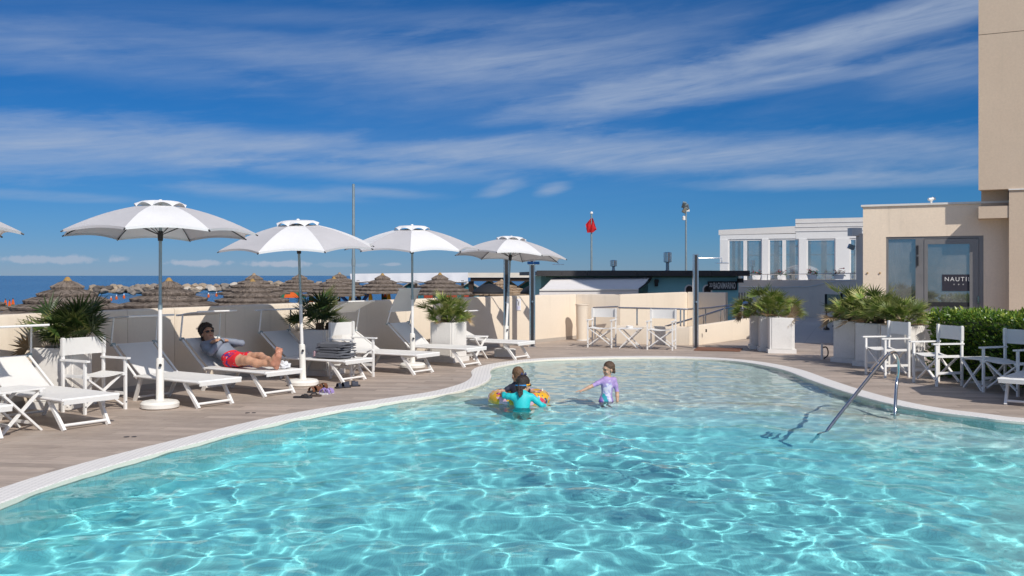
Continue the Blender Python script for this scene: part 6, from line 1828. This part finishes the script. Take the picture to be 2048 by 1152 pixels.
for i in range(NU):
    for j in range(NV): mb.f.append((i * NV + j, ((i + 1) % NU) * NV + j, ((i + 1) % NU) * NV + (j + 1) % NV, i * NV + (j + 1) % NV)); mb.m.append(0)
mb.build('tube', ringm, rt, smooth=180)
mb = MB(); mb.lathe([(.012, 0), (.012, .02), (.008, .025), (0, .026)], 10, (.3, -.0, rr_ - .003)); mb.build('valve', MAT['white'], rt)

def child(label, loc, rz, pose, hair, top, sc, hairparts, extra=None):
    t = thing('person', label, 'person', loc, rz); B = Body(); P_ = pose
    sk = lambda p: Vector(p) * sc
    pel, che, nk = sk(P_['pelvis']), sk(P_['chest']), sk(P_['neck'])
    sd = Vector(P_.get('side', (1, 0, 0))).normalized(); td = (nk - pel).normalized(); fw = td.cross(sd).normalized()
    M = Matrix((sd, -fw, td)).transposed()
    B.ball(pel, (.092 * sc, .075 * sc, .09 * sc), 'top', M, .04); B.ball(pel.lerp(nk, .42), (.082 * sc, .066 * sc, .12 * sc), 'top', M, .05); B.ball(pel.lerp(nk, .76), (.096 * sc, .068 * sc, .10 * sc), 'top', M, .05)
    for s in (-1, 1): B.limb(nk - td * .035 * sc, nk - td * .055 * sc + sd * s * .085 * sc, .042 * sc, .038 * sc, 'top', .03)
    hc = sk(P_['head']); B.limb(nk - td * .01, hc + (nk - hc) * .35, .036 * sc, .036 * sc, 'skin', .02)
    at, HM = head(B, hc, P_['face'], P_['up'], P_.get('hs', .92) * sc, True)
    for s, key in ((-1, 'armL'), (1, 'armR')):
        shp = nk - td * .05 * sc + sd * s * .105 * sc; el, wr, hd_, pn, cl = P_[key]; el, wr = sk(el), sk(wr); q = P_.get('sleeve', .55)
        mid = shp.lerp(el, .5); B.chain([shp, mid, el], [.037 * sc, .033 * sc, .028 * sc], 'top', .02)
        if q > .6: B.chain([el, el.lerp(wr, .5)], [.028 * sc, .026 * sc], 'top', .012); B.chain([el.lerp(wr, .5), wr], [.0255 * sc, .019 * sc], 'skin', .012)
        else: B.chain([el, el.lerp(wr, .4), wr], [.0275 * sc, .026 * sc, .019 * sc], 'skin', .012)
        hand(B, wr, hd_, pn, P_.get('thumb', (0, 0, 1)), .68 * sc, curl=cl, fr=.0095)
    for s in (-1, 1):
        hip = pel + sd * s * .05 * sc - td * .03 * sc; kn, an, toe = [sk(p) for p in P_['legs'][0 if s < 0 else 1]]
        B.chain([hip, hip.lerp(kn, .3)], [.064 * sc, .06 * sc], 'top', .03); B.chain([hip.lerp(kn, .3), kn, kn.lerp(an, .35), an], [.058 * sc, .042 * sc, .042 * sc, .028 * sc], 'skin', .02); B.chain([an, toe], [.03 * sc, .022 * sc], 'skin', .02)
    me = B.mesh('body', .0052, {'skin': SKC, 'top': top, 'lip': LIP})
    bo = link('body', me, t); bo.cycles.is_caustics_receiver = False
    face_bits(t, at, HM, P_.get('hs', .92) * sc)
    k = P_.get('hs', .92) * sc
    parts, cuts = hairparts(at, HM, k)
    hairshell('hair', at, HM, k, parts, cuts, hair, t)
    return t, at, HM, k
def cap(at, HM, k, lowz=-.05, grow=1.0, plane=((0, .05, .058), (0, -.06, .16))):
    parts = [lambda Q: Q.ball(at(0, -.02, .034), (.083 * k * grow, .097 * k * grow, .093 * k * grow), 'hair', HM), lambda Q: Q.ball(at(0, -.07, lowz), (.066 * k, .04 * k, .05 * k), 'hair', HM, .03)]
    return parts, [(at(*plane[0]), at(*plane[0]) - at(*plane[1]))]
# girl in lilac, standing, left arm of the picture stretched out, looking to picture left
def lilx(nt, vec, c, b):
    oc = nt.nodes.new('ShaderNodeTexCoord'); x, y, z = xyz(nt, oc.outputs['Object'])
    n_ = tnoise(nt, oc.outputs['Object'], 22, 3, .5, .4)
    front = y.ss(-.02, -.05)
    c = cmix(nt, (z + (n_ - .5) * .10).ss(.58, .48) * x._m('ABSOLUTE').ss(.13, .09), c, (.20, .10, .42))
    pn = tnoise(nt, oc.outputs['Object'], 26, 3, .6, .3)
    patch = ((x - .03) * (x - .03) + (z - .59) * (z - .59) * .35).pow(.5) + (pn - .5) * .09
    c = cmix(nt, patch.ss(.10, .07) * front * .85, c, cmix(nt, pn.ss(.45, .56), (.72, .68, .76), (.30, .34, .62)))
    sw = ((x + .03 + (z - .55) * .5) * (x + .03 + (z - .55) * .5) * 3.5 + (z - .535) * (z - .535) * .45).pow(.5) + (n_ - .5) * .11
    return cmix(nt, sw.ss(.06, .04) * front, c, (.02, .30, .36))
lilm = mat('lilac_rash_top', (.38, .26, .52), .6, var=.06, extra=lilx, bump=.1, bs=60)
G1 = P(1212, 801, WATER); sc = .87
foot_z = -.70
def g1hair(at, HM, k):
    p, c = cap(at, HM, k, grow=1.02)
    p += [lambda Q: Q.chain([at(.05, -.075, -.03), at(.072, -.075, -.08), at(.075, -.06, -.125), at(.072, -.045, -.16)], [.022 * k, .02 * k, .015 * k, .007 * k], 'hair', .01)]
    return p, c
g1 = {'pelvis': (0.0, 0, .58), 'chest': (.01, 0, .72), 'neck': (.03, -.005, .915), 'head': (.035, -.01, 1.035), 'face': (-.88, -.44, -.16), 'up': (.03, -.05, 1), 'side': (.96, .28, .12),
      'armL': ((-.20, -.09, .80), (-.355, -.14, .735), (-.95, -.2, -.12), (.1, -.1, -1), .12), 'armR': ((.165, .0, .70), (.165, -.05, .54), (.0, -.1, -1), (-1, 0, 0), .15), 'thumb': (0, -1, .3), 'sleeve': .5,
      'legs': (((-.05, -.01, .31), (-.055, .0, .06), (-.06, -.10, .02)), ((.06, .0, .31), (.065, .02, .06), (.075, -.09, .02)))}
t, *_ = child('girl in lilac swim top standing in the pool with one arm stretched out', (G1.x, G1.y, -.515), 0, g1, MAT['brownhair'], lilm, sc, g1hair)
# girl in turquoise seen from behind, leaning on the ring
turq = mat('turquoise_rash_top', (.02, .50, .52), .55, var=.08, vs=9, bump=.25, bs=30)
G2 = P(1044, 815, WATER)
def g2hair(at, HM, k):
    p, c = cap(at, HM, k, grow=1.06, plane=((0, .055, .045), (0, -.06, .15)))
    p += [lambda Q: Q.ball(at(0, -.05, -.035), (.076 * k, .06 * k, .07 * k), 'hair', HM, .03)]
    for o in (-.022, .006):                                      # two thin plaits down her back
        pts = [(o - .012, .055, .86), (o - .012, .0, .815), (o, -.032, .76), (o, -.052, .69), (o + .006, -.072, .61), (o + .008, -.082, .54)]
        p += [(lambda pts: lambda Q: Q.chain([Vector(q) * 1.14 for q in pts], [.022, .018, .014, .012, .010, .006], 'hair', .01))(pts)]
    return p, c
g2 = {'pelvis': (0, 0, .50), 'chest': (0, .02, .65), 'neck': (.0, .07, .80), 'head': (.02, .135, .875), 'face': (.72, .66, -.2), 'up': (.05, .12, 1), 'side': (1, .0, 0), 'hs': .80,
      'armL': ((-.19, .10, .755), (-.20, .235, .775), (.2, 1, -.15), (0, 0, -1), .5), 'armR': ((.21, .06, .66), (.27, .17, .63), (.5, .9, -.1), (0, -.2, -1), .5), 'thumb': (0, 0, 1), 'sleeve': .7,
      'legs': (((-.05, .03, .27), (-.05, -.06, .06), (-.055, .04, .02)), ((.05, .03, .27), (.055, -.05, .06), (.06, .05, .02)))}
t2_, at2, HM2, k2 = child('girl in turquoise swim top with goggles strap, back to us, holding the swim ring', (G2.x, G2.y + .0, -.755), 0, g2, MAT['darkhair'], turq, 1.14, g2hair)
def strap(t, at, k, m, pts, nm, r=.006):
    mb = MB(); mb.tube([at(*p) for p in pts], r * k, 8); return mb.build(nm, m, t, smooth=60)
yels = mat('yellow_strap', (.85, .38, .01), .5); blus = mat('blue_strap', (.02, .25, .60), .5)
ringpts = lambda z0, a0, a1: [(.0865 * math.sin(a), -.018 + .100 * math.cos(a) * 1.0, z0 + .018 * math.cos(a)) for a in [a0 + (a1 - a0) * i / 12 for i in range(13)]]
strap(t2_, at2, k2, yels, ringpts(-.006, .35, 1.75), 'goggle_strap', .010); strap(t2_, at2, k2, blus, ringpts(-.010, 1.75, 3.6), 'goggle_strap', .010)
mb = MB()
for s in (-1, 1): mb.lathe([(0, -.018 * k2), (.018 * k2, -.012 * k2), (.022 * k2, 0), (.018 * k2, .012 * k2), (0, .018 * k2)], 12, at2(s * .033, .088, .004))
mb.build('goggles', MAT['darkmetal'], t2_, smooth=60)
mb = MB(); c = at2(.0, -.02, .125); 
for s in (-1, 1): mb.lathe([(0, -.02), (.02, 0), (0, .03)], 8, c + Vector((s * .022, 0, .01)))
mb.build('hair_bow', mat('navy_ribbon', (.02, .03, .10), .6), t2_, smooth=60)
# boy in the ring, behind her
def bhair(at, HM, k): return cap(at, HM, k, grow=.985, plane=((0, .05, .06), (0, -.06, .155)))
bm_ = mat('dark_swim_vest', (.02, .025, .05), .7)
b1 = {'pelvis': (0, 0, .34), 'chest': (0, 0, .46), 'neck': (.0, -.0, .58), 'head': (0, .0, .70), 'face': (-.45, .86, -.08), 'up': (.02, .0, 1), 'side': (.95, -.3, 0), 'hs': .98,
      'armL': ((-.19, .0, .47), (-.25, -.10, .49), (-.3, -1, -.3), (0, .3, -1), .4), 'armR': ((.18, .03, .46), (.26, -.05, .47), (.3, -1, -.4), (0, .3, -1), .4), 'thumb': (0, 0, 1), 'sleeve': .3,
      'legs': (((-.06, .08, .16), (-.06, .1, -.05), (-.06, .2, -.08)), ((.06, .08, .16), (.06, .1, -.05), (.06, .2, -.08)))}
child('small fair haired boy sitting in the swim ring behind the girl in turquoise', (rt.location.x - .02, rt.location.y + .06, -.335), 0, b1, MAT['fairhair'], bm_, .92, bhair)
